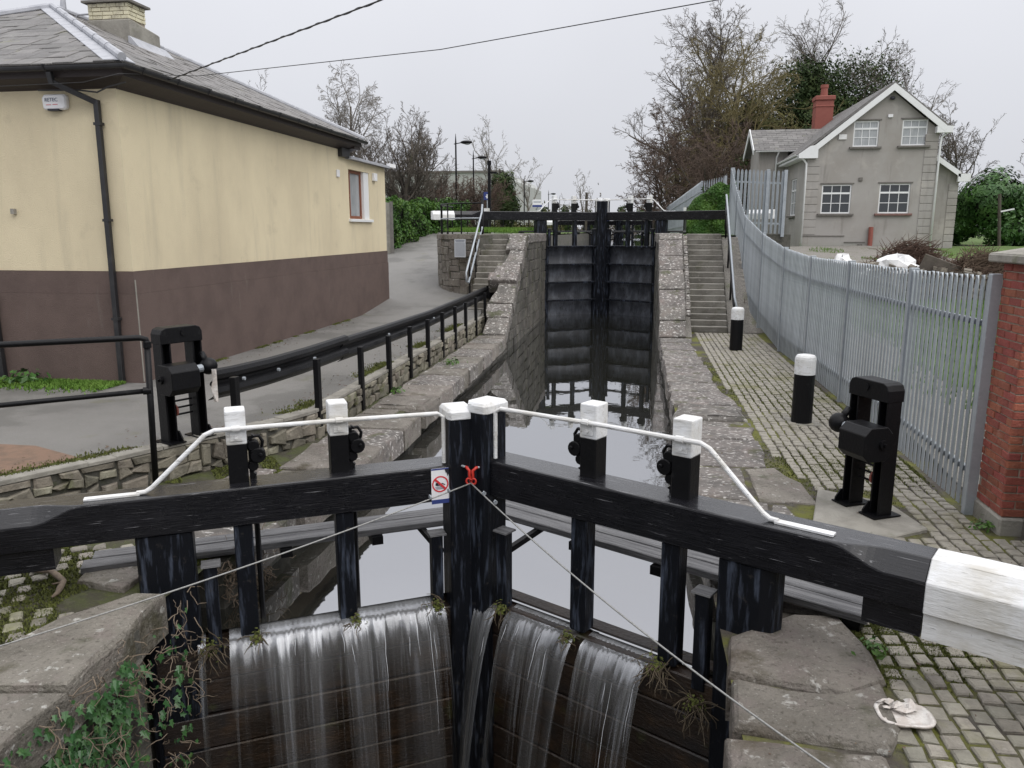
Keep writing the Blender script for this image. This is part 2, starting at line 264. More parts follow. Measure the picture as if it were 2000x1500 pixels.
def clip(poly, cp):                                            # convex clip of a 2D polygon
    n = len(cp); ar = sum(cp[i][0]*cp[(i+1) % n][1] - cp[(i+1) % n][0]*cp[i][1] for i in range(n)); sg = 1 if ar > 0 else -1
    for i in range(n):
        a, b = cp[i], cp[(i+1) % n]; f = lambda p: sg * ((b[0]-a[0])*(p[1]-a[1]) - (b[1]-a[1])*(p[0]-a[0])); o = []
        for k in range(len(poly)):
            p, q = poly[k], poly[(k+1) % len(poly)]; fp, fq = f(p), f(q)
            if fp >= 0: o.append(p)
            if fp * fq < 0: t = fp / (fp - fq); o.append((p[0]+(q[0]-p[0])*t, p[1]+(q[1]-p[1])*t))
        poly = o
        if len(poly) < 3: return []
    return poly
def area(p): return abs(sum(p[i][0]*p[(i+1) % len(p)][1] - p[(i+1) % len(p)][0]*p[i][1] for i in range(len(p)))) / 2
def slab(mb, fr, poly, t0, t1, ch):
    O, U, W_, Nn = fr; P = lambda q, h: O + U*q[0] + W_*q[1] + Nn*h
    cx = sum(p[0] for p in poly)/len(poly); cy = sum(p[1] for p in poly)/len(poly); n = len(poly); ins = []
    for p in poly:
        dx, dy = cx-p[0], cy-p[1]; L = max(sqrt(dx*dx+dy*dy), 1e-5); k = min(ch*1.5/L, .45); ins.append((p[0]+dx*k, p[1]+dy*k))
    vv = [P(p, t0) for p in poly] + [P(p, t1-ch) for p in poly] + [P(p, t1) for p in ins]
    ff = [(i, (i+1) % n, n+(i+1) % n, n+i) for i in range(n)] + [(n+i, n+(i+1) % n, 2*n+(i+1) % n, 2*n+i) for i in range(n)] + [tuple(range(2*n, 3*n))]
    mb.add(vv, ff)
def frame(o, u, v):
    u = Vector(u).normalized(); v = Vector(v).normalized(); return (Vector(o), u, v, u.cross(v).normalized())
def tiles(parent, name, m, fr, region, cw, ch, gap=.01, wj=0, hj=0, cj=0, bond=.5, t=(-.03, .012), tj=0, cham=.006, limit=300, seed=1, keep=None, minarea=.15, campos=(0, 0, H)):
    """lay stones, bricks, slates or setts inside a convex region of a plane; each one its own object"""
    R = random.Random(seed); us = [p[0] for p in region]; vs_ = [p[1] for p in region]; items = []; v = min(vs_); row = 0; cp = Vector(campos)
    while v < max(vs_):
        h = ch * (1 + R.uniform(-hj, hj)); u = min(us) - cw * ((row * bond) % 1) - (R.random()*cw if wj else 0)
        while u < max(us):
            wd = cw * (1 + R.uniform(-wj, wj)); g = gap/2
            q = [(u+g, v+g), (u+wd-g, v+g), (u+wd-g, v+h-g), (u+g, v+h-g)]
            if cj: q = [(a+R.uniform(-cj, cj), b+R.uniform(-cj, cj)) for a, b in q]
            c = clip(q, region)
            if c and area(c) > minarea*cw*ch:
                mc = fr[0] + fr[1]*(u+wd/2) + fr[2]*(v+h/2)
                if keep is None or keep(mc): items.append(((mc-cp).length, c, R.uniform(-tj, tj)))
            u += wd
        v += h; row += 1
    items.sort(key=lambda i: i[0]); rest = MB()
    for k, (d, c, dz) in enumerate(items):
        if k < limit: b = MB(); slab(b, fr, c, t[0], t[1]+dz, cham); b.build(name, m, parent, rec=False)
        else: slab(rest, fr, c, t[0], t[1]+dz, cham)
    if rest.v: rest.build(name + '_field', m, parent, kind='stuff', rec=False)
    return len(items)
def scatter(name, m, parent, pts, nrm, size, seed=1, aspect=.5, tilt=.6, kind=None, **kw):
    """many small pointed leaf faces"""
    rg = np.random.default_rng(seed); n = len(pts); P = np.array(pts); Nn = np.array(nrm, float); Nn = Nn + rg.normal(0, tilt, (n, 3)); Nn /= np.linalg.norm(Nn, axis=1)[:, None]
    a = np.cross(Nn, rg.normal(0, 1, (n, 3))); a /= np.linalg.norm(a, axis=1)[:, None]; b = np.cross(Nn, a); s = size * rg.uniform(.6, 1.3, (n, 1))
    v = np.stack([P - a*s, P - b*s*aspect + Nn*s*.12, P + a*s, P + b*s*aspect + Nn*s*.12], 1).reshape(-1, 3)
    mb = MB(); mb.v = v.tolist(); mb.f = [(4*i, 4*i+1, 4*i+2, 4*i+3) for i in range(n)]
    return mb.build(name, m, parent, rec=False, kind=kind, **kw)
def wob(x, y, s=0): return sin(x*1.7+s)*cos(y*1.3+s*2) + .5*sin(x*3.9+y*2.7+s*3)
# ================================================================ SETTING: ground, banks, lock walls, water
def sheet(name, m, xs, ys, zf, kind='structure', smooth=True):
    mb = MB(); nx, ny = len(xs), len(ys)
    for y in ys:
        for i, x in enumerate(xs):
            q = x(y) if callable(x) else x; mb.v.append((q, y, zf(q, y)))
    for j in range(ny-1):
        for i in range(nx-1): a = j*nx+i; mb.f.append((a, a+1, a+nx+1, a+nx))
    return mb.build(name, m, smooth=smooth, kind=kind, rec=False)
lin = lambda a, b, n: [a + (b-a)*i/(n-1) for i in range(n)]
WZ = -.46
sheet('far_ground', 'lawn', lin(-500, 500, 40), lin(62, 900, 30), lambda x, y: 1.9)
# right lockside
sheet('lockside_ground', 'joint', lin(.66, 3.7, 40), lin(-1, 22.4, 200), lambda x, y: -.012 + .005*wob(x*3, y*3))
# yard behind the fence
def yz(x, y):
    t = min(max((y-9)/24, 0), 1.15); return 1.75*t + .05*wob(x*.5, y*.5) - .02
sheet('yard_lawn', 'lawn', lin(3.55, 60, 50), lin(2, 62, 70), lambda x, y: yz(x, y) if x > 3.6 else -.3)
sheet('yard_gravel', 'gravel', lin(3.58, 5.4, 10), lin(4, 24, 50), lambda x, y: yz(x, y) + .02 - max(0, x-4.9)*.12)
# left bank and its towpath
WL = [(-4.2, 24.0), (-4.2, 9.6), (-4.5, 8.8), (-4.95, 8.05), (-5.4, 7.2), (-6.0, 6.2), (-7.0, 5.2), (-9, 4.2), (-14, 3.2)]
def wlx(y):
    for a, b in zip(WL, WL[1:]):
        if b[1] <= y <= a[1]: t = (y-a[1])/(b[1]-a[1]); return a[0]+(b[0]-a[0])*t
    return -4.2
def pz(x, y): return .38 + (0 if y < 21 else .105*(min(y, 42.5)-21)) + .006*wob(x, y)
def pr(y):
    if y < 21.5: return wlx(y) - .08
    if y < 24.4: return -4.28 - (y-21.5)*.22
    if y < 27.2: return -4.92 - (y-24.4)*.68
    return -6.85
sheet('towpath', 'asph', [lambda y: pr(y), lambda y: pr(y)-.3] + [(lambda k: lambda y: pr(y)-.3-(25+pr(y))*0 - k)(k) for k in lin(.6, 20, 24)], lin(3.3, 62, 110), pz)
sheet('left_bank', 'soil', [lambda y: wlx(y)-.3] + [(lambda k: lambda y: (wlx(y)-.3)*(1-k) + -3.5*k)(k) for k in lin(.1, 1, 24)], lin(3.2, 21, 150), lambda x, y: -.02 + .012*wob(x*4, y*4))
sheet('left_bank', 'soil', lin(-14, -3.5, 60), lin(-1, 3.4, 40), lambda x, y: -.02 + .012*wob(x*4, y*4))
tw = lambda y: pr(y)-.02
sheet('terrace_grass', 'lawn', [lambda y: (-4.75 if y < 24.7 else pr(y)+.02), -4.6, -4.2, -3.95, -3.45], lin(24.7, 62, 60), lambda x, y: 2.61 + .01*wob(x, y))
sheet('terrace_grass', 'lawn', lin(.7, 3.8, 12), lin(25.2, 62, 40), lambda x, y: 2.61 + .01*wob(x, y))
sheet('chamber_floor', 'soil', lin(-3.4, .7, 4), lin(-2, 31, 4), lambda x, y: -3.4)
# water: pound between the gates, upper chamber, tail below
b = MB(); XS = lin(-3.9, 1.18, 41)
for x in XS: y0 = 6.50 - abs(x+1.36)*.566; b.v += [(x, y0 + (31.4-y0)*t, WZ) for t in lin(0, 1, 40)]
for i in range(40):
    for j in range(39): a = i*40+j; b.f.append((a, a+40, a+41, a+1))
b.build('lock_water', 'water', kind='structure', rec=False)
for nm, y0, y1, z in (('upper_water', 31.0, 58.5, 2.10), ('far_water', 58.7, 260, 2.14)):
    sheet(nm, 'water', lin(-3.5 if y0 < 40 else -9, .8 if y0 < 40 else 6, 6), lin(y0, y1, 20), lambda x, y: z)
sheet('tail_water', 'water', lin(-3.6, .8, 8), lin(-2, 4.3, 8), lambda x, y: -2.95)
def stone(poly, name, m, parent, z0=-.3, z1=0.0, ch=.02, jit=.02, seed=0, fr=None):
    R = random.Random(seed); q = []; n = len(poly)
    for i in range(n):
        a, b = poly[i], poly[(i+1) % n]; L = math.hypot(b[0]-a[0], b[1]-a[1]); k = max(1, int(L/.28))
        for j in range(k): t = j/k; q.append((a[0]+(b[0]-a[0])*t + R.uniform(-jit, jit), a[1]+(b[1]-a[1])*t + R.uniform(-jit, jit)))
    fr = fr or (V3(0, 0, 0), V3(1, 0, 0), V3(0, 1, 0), V3(0, 0, 1)); b = MB(); zt = z1+R.uniform(-.006, .006); n = len(q); cx = sum(p[0] for p in q)/n; cy = sum(p[1] for p in q)/n; O_, U_, W_, N_ = fr; secs = []
    for k, h in ((1, z0), (1, zt-ch), (1, zt-ch*.35), (1, zt), (.8, zt), (.5, zt), (.2, zt)):
        ring = []
        for p in q:
            dx, dy = cx-p[0], cy-p[1]; L = max(math.hypot(dx, dy), 1e-4); f = {z0: 0, zt-ch: 0, zt-ch*.35: ch*.35}.get(h, ch*1.1)/L if k == 1 else 1-k; jz = 0 if h == z0 else R.uniform(-1, 1)*min(.010, ch*.35)
            ring.append(O_ + U_*(p[0]+dx*f) + W_*(p[1]+dy*f) + N_*(h+jz))
        secs.append(ring)
    b.loft(secs); return b.build(name, m, parent, smooth=False)
# ---- right lock wall
rw = thing('lock_wall', 'right hand wall of the lock with speckled coping and a ramp beside the stone steps', 'lock wall', (1, 10, 0), kind='structure')
b = MB(); b.box(.70, 1.3, -2, 4.62, -3.4, -.04); b.box(1.08, 1.3, 4.62, 5.75, -3.4, -.04); b.box(.70, 1.3, 5.75, 11.1, -3.4, -.04); b.box(.92, 1.3, 11.1, 11.45, -3.4, -.04); b.box(.70, 1.3, 11.45, 29.9, -3.4, -.04)
b.box(.70, 1.3, 30.1, 62, -1, 2.55)
b.prism([(.7, 20.6, -.04), (.7, 24.5, 2.55), (.7, 30.1, 2.55), (.7, 30.1, -.04)], (.62, 0, 0)); b.build('backing', 'mortar', rw)
fL = frame((.665, 0, 0), (0, 1, 0), (0, 0, 1))
def mkfr(x, s): return (V3(x, 0, 0), V3(0, 1, 0), V3(0, 0, 1), V3(s, 0, 0))
fr = mkfr(.70, -1)
tiles(rw, 'wall_block', 'wallst', fr, [(1.5, -2.2), (4.6, -2.2), (4.6, -.3), (1.5, -.3)], .62, .34, .014, .3, .15, .012, .5, (-.02, .03), .012, .012, 40, 3)
tiles(rw, 'wall_block', 'wallst', fr, [(9, -1.2), (20.6, -1.2), (20.6, -.28), (9, -.28)], .8, .32, .014, .3, .1, .012, .5, (-.02, .03), .012, .012, 60, 4)
tiles(rw, 'wall_block', 'wallst', fr, [(20.6, -1.2), (24.5, -1.2), (24.5, 2.35), (20.6, -.2)], .8, .32, .014, .3, .1, .012, .5, (-.02, .03), .012, .012, 90, 5)
tiles(rw, 'wall_block', 'wallst', fr, [(24.5, -1.2), (29.8, -1.2), (29.8, 2.38), (24.5, 2.38)], .8, .32, .014, .3, .1, .012, .5, (-.02, .03), .012, .012, 90, 6)
S = lambda p, sd_, m='stoneb', par=None, **k: stone(p, 'coping_stone', m, par or rw, seed=sd_, **k)
S([(.72, 5.02), (1.0, 5.32), (1.2, 5.46), (1.5, 5.42), (1.63, 5.05), (1.58, 4.66), (1.3, 4.50), (.66, 4.56)], 1, 'stone', z1=.05, ch=.05, jit=.03)
S([(.64, 4.50), (1.28, 4.46), (1.56, 4.62), (1.55, 4.2), (1.42, 3.98), (.60, 4.02)], 2, 'stone', z1=.03, ch=.035)
S([(.57, 3.97), (1.41, 3.93), (1.40, 3.1), (.5, 3.1)], 3, 'stone', z1=.02, ch=.04)
S([(.5, 3.05), (1.4, 3.05), (1.4, 2.0), (.45, 2.0)], 4, 'stone', ch=.04); S([(.45, 1.95), (1.4, 1.95), (1.4, .6), (.45, .6)], 4, 'stone')
S([(1.14, 5.55), (1.52, 5.5), (1.95, 5.58), (2.05, 5.98), (1.1, 6.1)], 5, 'stone', z1=.01)
for i, p in enumerate(([(.64, 5.85), (1.08, 6.14), (1.2, 6.9), (.64, 6.95)], [(1.12, 6.14), (2.02, 6.03), (1.98, 6.85), (1.24, 6.9)], [(.64, 7.0), (1.25, 6.95), (1.4, 7.9), (.64, 8.0)], [(1.3, 6.95), (1.72, 6.92), (1.72, 7.25), (1.55, 7.9), (1.44, 7.88)],
                   [(.64, 8.05), (1.25, 7.98), (1.3, 9.1), (.64, 9.1)], [(1.3, 7.98), (1.88, 8.0), (1.86, 8.6), (1.66, 9.2), (1.34, 9.1)], [(.64, 9.15), (1.6, 9.2), (1.68, 9.9), (1.65, 10.4), (.64, 10.3)], [(.64, 10.35), (1.62, 10.45), (1.7, 11.08), (.64, 11.08)])):
    S(p, 10+i, 'stoneb' if i not in (1, 5) else 'stone', z1=.012, ch=.02, jit=.03)
S([(.92, 11.12), (1.7, 11.12), (1.7, 11.43), (.92, 11.43)], 20)
S([(.60, 11.47), (1.68, 11.47), (1.72, 12.4), (.68, 12.45)], 21, z1=.05, ch=.10, jit=.03)
y = 12.5; R = random.Random(7); k = 0
def redge(y):
    P = [(0, 1.42), (4, 1.45), (5.5, 1.62), (5.8, 2.05), (8.58, 1.90), (9.8, 1.73), (12.6, 1.74), (14.55, 1.56), (19.9, 1.54), (23, 1.6)]
    for a, c in zip(P, P[1:]):
        if a[0] <= y <= c[0]: return a[1]+(c[1]-a[1])*(y-a[0])/(c[0]-a[0])
    return 1.6
while y < 20.2:
    L = R.uniform(.8, 1.5); y2 = min(y+L, 20.5); S([(.64, y+.02), (redge(y)-.05-R.random()*.12, y+.02), (redge(y2)-.05-R.random()*.12, y2), (.64, y2)], 30+k, z1=.012, ch=.02, jit=.03); y = y2; k += 1
rfr = frame((0, 20.5, .02), (1, 0, 0), (0, 4.0, 2.62)); q = 0; k = 0
while q < 4.75:
    L = R.uniform(.6, 1.0); q2 = min(q+L, 4.78); S([(.64, q+.012), (1.33, q+.012), (1.33, q2), (.64, q2)], 50+k, fr=rfr, z0=-.28, z1=.02, ch=.025, jit=.02); q = q2; k += 1
tiles(rw, 'edging_sett', 'stoneb', rfr, [(1.35, .9), (1.48, .9), (1.48, 4.7), (1.35, 4.7)], .13, .12, .014, 0, .2, .008, 0, (-.05, .03), .01, .01, 60, 8)
S([(.64, 24.55), (1.35, 24.55), (1.35, 26.5), (.64, 26.5)], 70, fr=(V3(0, 0, 2.65), V3(1, 0, 0), V3(0, 1, 0), V3(0, 0, 1)), z0=-.28)
S([(.64, 26.55), (1.35, 26.55), (1.35, 29.6), (.64, 29.6)], 71, fr=(V3(0, 0, 2.65), V3(1, 0, 0), V3(0, 1, 0), V3(0, 0, 1)), z0=-.28)
# ---- left lock wall
lw = thing('lock_wall', 'left hand wall of the lock with coping that climbs in stepped slabs to the upper gates', 'lock wall', (-4, 10, 0), kind='structure')
b = MB(); b.box(-3.95, -3.42, -2, 4.62, -3.4, -.04); b.box(-3.95, -3.80, 4.62, 5.75, -3.4, -.04); b.box(-3.95, -3.42, 5.75, 11.1, -3.4, -.04); b.box(-3.95, -3.62, 11.1, 11.45, -3.4, -.04); b.box(-3.95, -3.42, 11.45, 29.9, -3.4, -.04)
b.box(-3.95, -3.42, 30.1, 62, -1, 2.55)
b.prism([(-3.42, 20.6, -.04), (-3.42, 24.5, 2.55), (-3.42, 30.1, 2.55), (-3.42, 30.1, -.04)], (-.55, 0, 0)); b.build('backing', 'mortar', lw)
fr = mkfr(-3.42, 1)
for rg, sd_, lim, cw, chh in (([(9, -1.1), (20.6, -1.1), (20.6, -.27), (9, -.27)], 3, 60, .75, .24), ([(20.6, -1.1), (24.5, -1.1), (24.5, 2.36), (20.6, -.2)], 4, 120, .5, .30), ([(24.5, -1.1), (28.0, -1.1), (28.0, 2.38), (24.5, 2.38)], 5, 120, .42, .36), ([(28.35, -1.1), (29.8, -1.1), (29.8, 2.38), (28.35, 2.38)], 6, 60, .5, .4), ([(1, -2.6), (4.6, -2.6), (4.6, -.25), (1, -.25)], 7, 50, .6, .34)):
    tiles(lw, 'wall_block', 'wallst', fr, rg, cw, chh, .016, .35, .15, .014, .5, (-.02, .03), .016, .014, lim, sd_)
LS = lambda p, sd_, m='stoneb', **k: stone(p, 'coping_stone', m, lw, seed=sd_, **k)
LS([(-3.46, 5.02), (-3.7, 5.03), (-4.0, 4.6), (-4.15, 4.0), (-4.1, 3.75), (-3.34, 3.8)], 1, 'stone', z1=.03, ch=.03, jit=.03)
LS([(-3.33, 3.76), (-4.1, 3.7), (-4.2, 2.7), (-3.26, 2.7)], 2, 'stone', z1=.02, ch=.03); LS([(-3.26, 2.65), (-4.2, 2.65), (-4.2, 1.4), (-3.2, 1.4)], 3, 'stone')
LS([(-3.85, 5.1), (-4.3, 5.15), (-4.4, 5.5), (-3.9, 5.7)], 4, 'stone', z1=.03)
for i, p in enumerate(([(-3.3, 6.0), (-4.1, 5.9), (-4.25, 6.9), (-3.3, 7.0)], [(-3.24, 7.05), (-4.0, 7.0), (-4.0, 8.2), (-3.16, 8.2)], [(-4.05, 7.0), (-4.7, 7.1), (-4.5, 8.2), (-4.05, 8.2)], [(-3.14, 8.25), (-4.05, 8.25), (-4.1, 9.3), (-3.14, 9.3)], [(-3.15, 9.35), (-4.1, 9.35), (-4.12, 10.2), (-3.16, 10.2)], [(-3.17, 10.25), (-4.12, 10.25), (-4.12, 11.08), (-3.18, 11.08)])):
    LS(p, 10+i, ('stoneb', 'stone')[i % 2], z1=.012 if i != 3 else .03, ch=.03, jit=.03)
LS([(-3.62, 11.12), (-4.12, 11.12), (-4.12, 11.43), (-3.62, 11.43)], 20, 'stone'); LS([(-3.16, 11.47), (-4.12, 11.47), (-4.12, 12.4), (-3.22, 12.4)], 21, 'stone', z1=.04, ch=.10, jit=.03)
y = 12.45; k = 0
while y < 20.0:
    y2 = min(y + R.uniform(.7, 1.3), 20.2); xr = lambda t: -3.2 - (t-12)*.018; LS([(xr(y), y+.02), (-4.1, y+.02), (-4.1, y2), (xr(y2), y2)], 30+k, ('stone', 'stoneb')[k % 2], z1=.012, ch=.03, jit=.03); y = y2; k += 1
lfr = frame((0, 20.2, .02), (1, 0, 0), (0, 4.3, 2.62)); q = 0
for k, (L, w0, w1, up) in enumerate(((.75, .62, .62, .02), (.62, .66, .72, .03), (.95, .68, .5, .05), (.38, .82, .84, .16), (.62, .74, .72, .10), (.72, .55, .42, .05), (.9, .58, .56, .07))):
    LS([(-3.37, q+.012), (-3.37, q+L), (-3.37-w1, q+L), (-3.37-w0, q+.012)], 60+k, fr=lfr, z0=-.3, z1=up, ch=.035, jit=.025); q += L
LS([(-3.37, 24.6), (-4.0, 24.6), (-4.0, 26.9), (-3.37, 26.9)], 70, fr=(V3(0, 0, 2.65), V3(1, 0, 0), V3(0, 1, 0), V3(0, 0, 1)), z0=-.28, ch=.06); LS([(-3.37, 26.95), (-4.0, 26.95), (-4.0, 29.6), (-3.37, 29.6)], 71, fr=(V3(0, 0, 2.65), V3(1, 0, 0), V3(0, 1, 0), V3(0, 0, 1)), z0=-.28, ch=.06)
# ---- setts
pv = thing('cobble_paving', 'mossy grey setts laid along the right hand lockside', 'paving', (2.5, 8, 0), kind='structure')
G0 = (V3(0, 0, 0), V3(1, 0, 0), V3(0, 1, 0), V3(0, 0, 1))
gfr = (V3(0, 0, 0), V3(0, 1, 0), V3(-1, 0, 0), V3(0, 0, 1))
def ck(p):
    if p.x < redge(p.y) + .05: return False
    if 1.74 < p.x < 2.78 and 7.15 < p.y < 8.5: return (p.x-1.74) + (8.5-p.y)*.25 < .1
    if p.x > 3.30 and p.y > 7.3: return False
    return all((p.x-a)**2+(p.y-c)**2 > .03 for a, c in ((2.45, 11.6), (2.36, 18.7)))
tiles(pv, 'sett', 'cobble', gfr, [(2.2, -3.75), (21.7, -3.75), (21.7, -1.35), (2.2, -1.35)], .132, .126, .025, .14, .08, .010, .37, (-.06, .006), .006, .009, 300, 11, ck)
lp = thing('cobble_paving', 'worn setts sunk in moss on the near left bank', 'paving', (-4.5, 5, 0), kind='structure')
a_ = radians(38); l45 = (V3(-4.2, 4.4, 0), V3(cos(a_), sin(a_), 0), V3(-sin(a_), cos(a_), 0), V3(0, 0, 1))
def lk(p):
    return p.x < -4.02 - .25*max(0, p.y-5) and p.x > -7 and 3 < p.y < 5.9 and not (p.x > -4.5 + .4*wob(p.x*2, p.y*2) and p.y > 4.75)
tiles(lp, 'sett', 'cobble', l45, [(-2.6, -.8), (1.4, -.8), (1.4, 2.6), (-2.6, 2.6)], .165, .165, .055, .1, .08, .012, .5, (-.05, .008), .010, .012, 160, 12, lk)
# concrete plinth under the right winch
b = MB(); b.prism([(1.74, 7.42, -.05), (2.34, 7.10, -.05), (2.76, 7.38, -.05), (2.62, 8.08, -.05), (2.0, 8.42, -.05)], (0, 0, .075)); b.build('concrete_slab', 'cement', kind='structure', bev=.012, base=(2.3, 7.8, 0))
b = MB(); b.prism([(-7.2, 7.45, .384), (-6.56, 7.45, .384), (-5.78, 7.12, .384), (-6.1, 6.5, .384), (-7.4, 6.4, .384)], (0, 0, .010)); b.build('paving_patch', 'slabp', kind='structure', base=(-6.5, 7, .38))
# ---- rubble retaining wall beside the towpath
rt = thing('retaining_wall', 'low rubble stone wall holding up the towpath beside the crash rail', 'wall', (-4.3, 12, 0))
b = MB()
for p, q in zip(WL, WL[1:]):
    b.hexa([(p[0]-.02, p[1], -.1), (q[0]-.02, q[1], -.1), (q[0]-.3, q[1]-.1, -.1), (p[0]-.3, p[1]-.1, -.1)], [(p[0]-.02, p[1], .37), (q[0]-.02, q[1], .37), (q[0]-.3, q[1]-.1, .37), (p[0]-.3, p[1]-.1, .37)])
b.build('backing', 'mortar', rt)
sdn = 30
for p, q in zip(WL[:7], WL[1:8]):
    P, Q = V3(*p, 0), V3(*q, 0); L = (Q-P).length; f_ = (P, (Q-P)/L, V3(0, 0, 1), ((Q-P)/L).cross(V3(0, 0, 1)))
    nrm = f_[3] if f_[3].dot(V3(1, -.3, 0)) > 0 else -f_[3]; f_ = (f_[0], f_[1], f_[2], nrm)
    tiles(rt, 'rubble_stone', 'rubble', f_, [(.01, -.03), (L-.01, -.03), (L-.01, .345), (.01, .345)], .23, .16, .024, .55, .38, .042, .5, (-.03, .035), .02, .018, 120, sdn); sdn += 1
    tf = (P + V3(0, 0, .385), f_[1], -nrm, V3(0, 0, 1)); tiles(rt, 'wall_cap', 'cement', tf, [(.0, -.03), (L, -.03), (L, .16), (.0, .16)], .8, .19, .008, .2, 0, .008, 0, (-.03, .012), .008, .008, 40, sdn)
# ---- steps
def steps(name, label, x0, x1, y0, y1, z0, z1, n, m):
    t = thing(name, label, 'steps', ((x0+x1)/2, y0, z0)); R = random.Random(n)
    for i in range(n):
        za = z0 + (z1-z0)*i/n; zb = z0 + (z1-z0)*(i+1)/n; ya = y0 + (y1-y0)*i/n; b = MB()
        dx = R.uniform(-.02, .02); ya += R.uniform(-.012, .012); ye = y1+.3 if i == n-1 else ya+(y1-y0)/n+.1; b.hexa([(x0+dx, ya+.035, zb-(z1-z0)/n-.02), (x1+dx*.5, ya+.035, zb-(z1-z0)/n-.02), (x1+dx*.5, ye, zb-(z1-z0)/n-.02), (x0+dx, ye, zb-(z1-z0)/n-.02)], [(x0+dx, ya-.03, zb-.005), (x1+dx*.5, ya-.03+R.uniform(-.01, .01), zb-.005), (x1+dx*.5, ye, zb-.005), (x0+dx, ye, zb-.005)]); b.build('step', m, t, bev=.018, seg=2)
    return t
steps('stone_steps', 'flight of worn stone steps rising beside the steel fence on the right', 1.5, 2.52, 21.9, 25.0, 0, 2.65, 17, 'steps')
steps('stone_steps', 'short flight of rough stone steps beside the curved wall on the left', -4.78, -3.98, 22.1, 24.6, .38, 2.65, 14, 'steps')
b = MB(); b.prism([(2.55, 21.9, -.1), (2.55, 25.0, 2.55), (2.55, 25.0, -.1)], (1.0, 0, 0)); b.prism([(1.3, 20.6, -.1), (1.3, 21.9, .4), (1.3, 25.1, 2.45), (1.3, 25.1, -.1)], (.2, 0, 0)); b.prism([(2.55, 25.0, -.1), (2.55, 25.0, 2.55), (2.55, 35, 2.6), (2.55, 35, -.1)], (1.1, 0, 0)); b.prism([(1.3, 25.05, -.1), (1.3, 25.05, 2.55), (1.3, 30, 2.55), (1.3, 30, -.1)], (1.25, 0, 0)); b.build('bank_earth', 'gravel', kind='structure', base=(3, 24, 0))
# ---- curved stone wall below the left terrace
cw_ = thing('stone_wall', 'curved grey stone wall with a white notice, below the railing on the left', 'wall', (-5.6, 25.5, 1))
arc = [(-4.80, 24.0)] + [(-4.80 - 2.05*sin(t)**1.0*1.0, 24.35 + 3.0*(1-cos(t))) for t in lin(.15, pi/2, 7)] + [(-6.95, 34), (-7.0, 44)]
b = MB(); b.loft([[(x, y, .2), (x, y, 2.6), (x+.35, y+.2, 2.6), (x+.35, y+.2, .2)] for x, y in arc]); b.build('backing', 'mortar', cw_)
for i, (p, q) in enumerate(zip(arc[:9], arc[1:9])):
    P, Q = V3(*p, 0), V3(*q, 0); L = (Q-P).length; u_ = (Q-P)/L; nn = V3(0, 0, 1).cross(u_); nn = nn if nn.dot(V3(-.5, -1, 0)) > 0 else -nn
    tiles(cw_, 'wall_stone', 'rubble' if i < 0 else 'stone', (P, u_, V3(0, 0, 1), nn), [(.0, .25), (L, .25), (L, 2.45), (.0, 2.45)], .42, .24, .014, .45, .3, .022, .5, (-.03, .03), .016, .016, 60, 70+i)
    tiles(cw_, 'cap_stone', 'stone', (P+V3(0, 0, 2.46), u_, V3(0, 0, 1), nn), [(.0, 0), (L, 0), (L, .17), (.0, .17)], .7, .17, .01, .2, 0, .006, 0, (-.3, .05), .01, .012, 20, 90+i)
